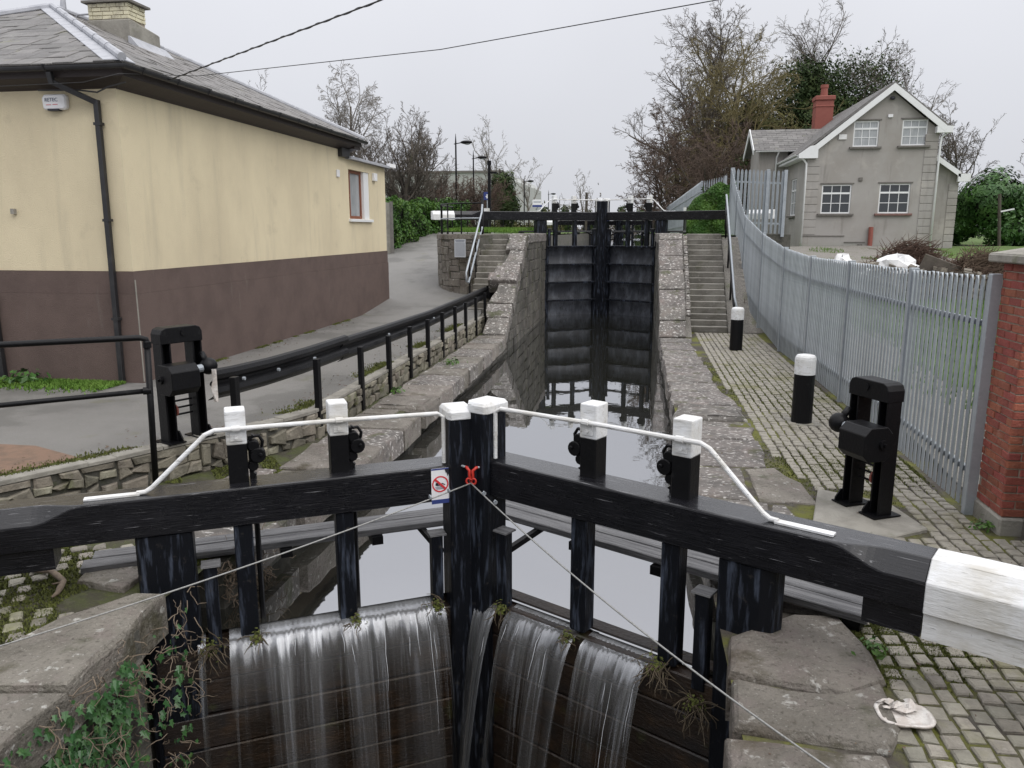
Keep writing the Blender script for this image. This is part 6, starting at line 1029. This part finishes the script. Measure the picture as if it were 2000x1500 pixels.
# ---- loose things
b = MB(); b.tube([(-4.90, 5.29, .03), (-4.74, 5.24, .04), (-4.60, 5.22, .05), (-4.48, 5.15, .05), (-4.38, 5.09, .04), (-4.34, 5.0, .03), (-4.30, 4.92, .03), (-4.29, 4.85, .03)], [.012, .024, .02, .026, .022, .026, .018, .008], 7); b.tube([(-4.36, 5.06, .05), (-4.40, 4.99, .06)], .008, 5); b.build('broken_branch', 'root', smooth=True, base=(-4.6, 5.1, 0), label='broken bare branch lying on the mossy setts at the left', cat='branch')
lt = thing('crushed_container', 'crushed clear plastic food container lying on the setts at the bottom right', 'litter', (1.59, 4.33, .01)); R = random.Random(3); b = MB(); secs = []
for rr, z in ((1, .026), (1.02, .04), (.9, .044), (.84, .03), (.6, .032), (.3, .034), (.05, .032)): secs.append([(1.59 + rr*.15*(abs(cos(t))**.6)*(1 if cos(t) > 0 else -1) + R.uniform(-.004, .004), 4.30 + rr*.115*(abs(sin(t))**.6)*(1 if sin(t) > 0 else -1) + R.uniform(-.004, .004), z + R.uniform(-.002, .002)) for t in lin(0, 2*pi*31/32, 32)])
b.loft(secs); b.build('tray', 'film', lt, smooth=True); b = MB()
for k in range(16):
    c = Vector((1.58 + R.uniform(-.09, .09), 4.34 + R.uniform(-.05, .06), .052)); a = R.uniform(0, pi); d = Vector((cos(a), sin(a), 0))*R.uniform(.02, .045); e2 = Vector((-sin(a), cos(a), R.uniform(-.8, .8)))*R.uniform(.012, .026); P_ = [c-d-e2, c+d-e2*.6, c+d*.8+e2, c-d*.7+e2*1.1]; b.add(P_ + [c + V3(0, 0, R.uniform(.008, .03))], [(0, 1, 4), (1, 2, 4), (2, 3, 4), (3, 0, 4)])
b.build('torn_lid', 'film', lt, kind='stuff')
# rubbish heap by the grey house
R = random.Random(77)
def lump(c, r, sc, m, name, label, cat, seed, jit=.25, group=None):
    R = random.Random(seed); b = MB(); c = Vector(c); secs = []; nu, nv = 11, 7; cr_ = [R.uniform(0, 6) for _ in range(6)]
    for j in range(nv+1):
        t = pi*j/nv*.998+.001; secs.append([c + Vector((r*sin(t)*cos(2*pi*k/nu)*sc[0], r*sin(t)*sin(2*pi*k/nu)*sc[1], r*cos(t)*sc[2]))*(1+jit*R.uniform(-1, 1)) for k in range(nu)])
    b.loft(secs); return b.build(name, m, base=c, label=label, cat=cat, group=group)
lump((6.0, 24.5, 1.68), .36, (.85, .8, 1.0), 'bag', 'sack', 'upright white sack at the left of the rubbish heap', 'sack', 1); lump((6.6, 24.3, 1.45), .36, (1.2, .9, .55), 'bag', 'sack', 'flattened white sack in the middle of the rubbish heap', 'sack', 2); lump((7.3, 23.8, 1.66), .52, (1.15, .7, .75), 'bag', 'sack', 'large white sack in front of the dark brush on the heap', 'sack', 3, .22); lump((5.7, 23.8, 1.30), .25, (1.5, .8, .4), 'film', 'sack', 'torn grey plastic sheet at the left end of the heap', 'sack', 5)
for i, (x, z, w_, h, m, lb) in enumerate(((6.55, 1.32, .34, .22, 'bark', 'brown broken block on the rubbish heap'), (6.95, 1.25, .26, .17, 'terra', 'red clay block on the rubbish heap'), (7.4, 1.2, .4, .14, 'stone', 'grey stone slab under the large white sack'), (7.9, 1.2, .3, .2, 'stone', 'grey stone right of the large white sack'), (7.1, 1.0, .5, .15, 'cement', 'flat concrete lump at the foot of the heap'))): b = MB(); b.obox((x, 22.9, z), (w_/2*.9, .1, .02), (-.08, .16, 0), (0, .02, h/2)); b.build('rubble_block', m, bev=.02, base=(x, 22.9, z), label=lb, cat='rubble', group='rubble on the heap')
b = MB(); b.obox((8.35, 23.3, 1.60), (.62, .1, -.22), (.0, .02, .012), (.13, .04, .30)); b.build('old_door', 'bark', bev=.01, base=(8.3, 23.3, 1.5), label='brown timber board leaning on the brush heap', cat='board')
def brush(name, label, c, ext, n, m, seed, L=.5):
    R = random.Random(seed); st = MB()
    for k in range(n):
        u = R.gauss(0, .5); v = R.gauss(0, .5); p = Vector((c[0]+u*ext[0], c[1]+v*ext[1], c[2] + ext[2]*max(0, 1-(u*u+v*v)*.8)*R.random()**.5)); d = Vector((R.gauss(.6, .7), R.gauss(0, .6), R.gauss(.1, .5))).normalized(); q = p + d*L*.5; st.tube([p, q, q + (d + Vector((R.gauss(0, .3), 0, R.gauss(-.3, .3)))).normalized()*L*.5], [.012, .010, .004], 3, False)
    return st.build(name, m, kind='stuff', rec=False, base=c, label=label, cat='brush')
brush('brush_heap', 'dark red brown brush heap behind the white sacks', (8.0, 25.2, 1.25), (1.25, .5, 1.15), 1500, 'brushr', 1); brush('brush_heap', 'pale dead brush heap right of the leaning board', (9.35, 23.6, 1.15), (1.25, .6, .95), 2000, 'haybr', 2); brush('brush_heap', 'thin dry twigs along the front of the rubbish heap', (7.2, 22.6, .85), (2.2, .3, .45), 1300, 'root', 3, .3)
lump((8.0, 25.2, 1.2), .8, (1.2, .6, .9), 'earth', 'earth_mound', 'dark earth mound inside the red brown brush heap', 'mound', 8); lump((7.9, 24.2, .95), .9, (2.5, .8, .85), 'earth', 'earth_mound', 'low earth mound under the white sacks', 'mound', 9, .12)
for i, (x0, z0, x1, z1, lb) in enumerate(((10.2, 1.55, 11.8, 1.35, 'pale plank lying behind the heap near the pier'), (9.9, 1.75, 11.0, 1.62, 'grey plank lying higher behind the heap'))): b = MB(); b.bar((x0, 27, z0), (x1, 26.5, z1), .15, .05); b.build('plank', 'root', base=(x0, 27, z0), label=lb, cat='plank')

R = random.Random(5); rb_m = MB()
for k in range(420):
    x = R.uniform(5.3, 10.2); y = R.uniform(21.8, 24); z = yz(x, y) + R.random()**1.5*.75; r = R.uniform(.04, .13); a = R.uniform(0, pi); rb_m.obox((x, y, z), (r*cos(a), r*sin(a), R.uniform(-.03, .03)), (-r*.7*sin(a), r*.7*cos(a), R.uniform(-.03, .03)), (0, 0, r*.45))
rb_m.build('rubble_scatter', 'rubble', kind='stuff', label='loose stones and broken bits spread along the rubbish heap', cat='rubble')
sheet('yard_earth', 'gravel', lin(4.6, 13, 16), lin(22.5, 37.8, 24), lambda x, y: yz(x, y) + .03 - max(0, x-11.5)*.05 - max(0, 23.5-y)*.06)
def lit(rg, n):
    y = rg.uniform(5.5, 22, n); side = rg.random(n) < .6; x = np.where(side, np.array([wlx(c) for c in y]) - .15 - np.abs(rg.normal(0, .3, n)), -7.55 + np.abs(rg.normal(0, .25, n))); k = (y > 11.2) | side; return np.stack([x[k], y[k], np.full(k.sum(), .395)], 1)
rg = np.random.default_rng(91); P = lit(rg, 700); scatter('leaf_litter', 'haybr', None, P, np.tile([0, 0, 1.], (len(P), 1)), .022, 92, tilt=.25, kind='stuff', label='dead leaves and grit along the edges of the towpath', cat='leaf litter')
P = np.stack([rg.uniform(.7, 3.25, 500), rg.uniform(3, 20, 500), np.full(500, .03)], 1); scatter('leaf_litter', 'haybr', None, P, np.tile([0, 0, 1.], (500, 1)), .014, 93, tilt=.25, kind='stuff', label='tiny dead leaves scattered over the right hand lockside', cat='leaf litter')
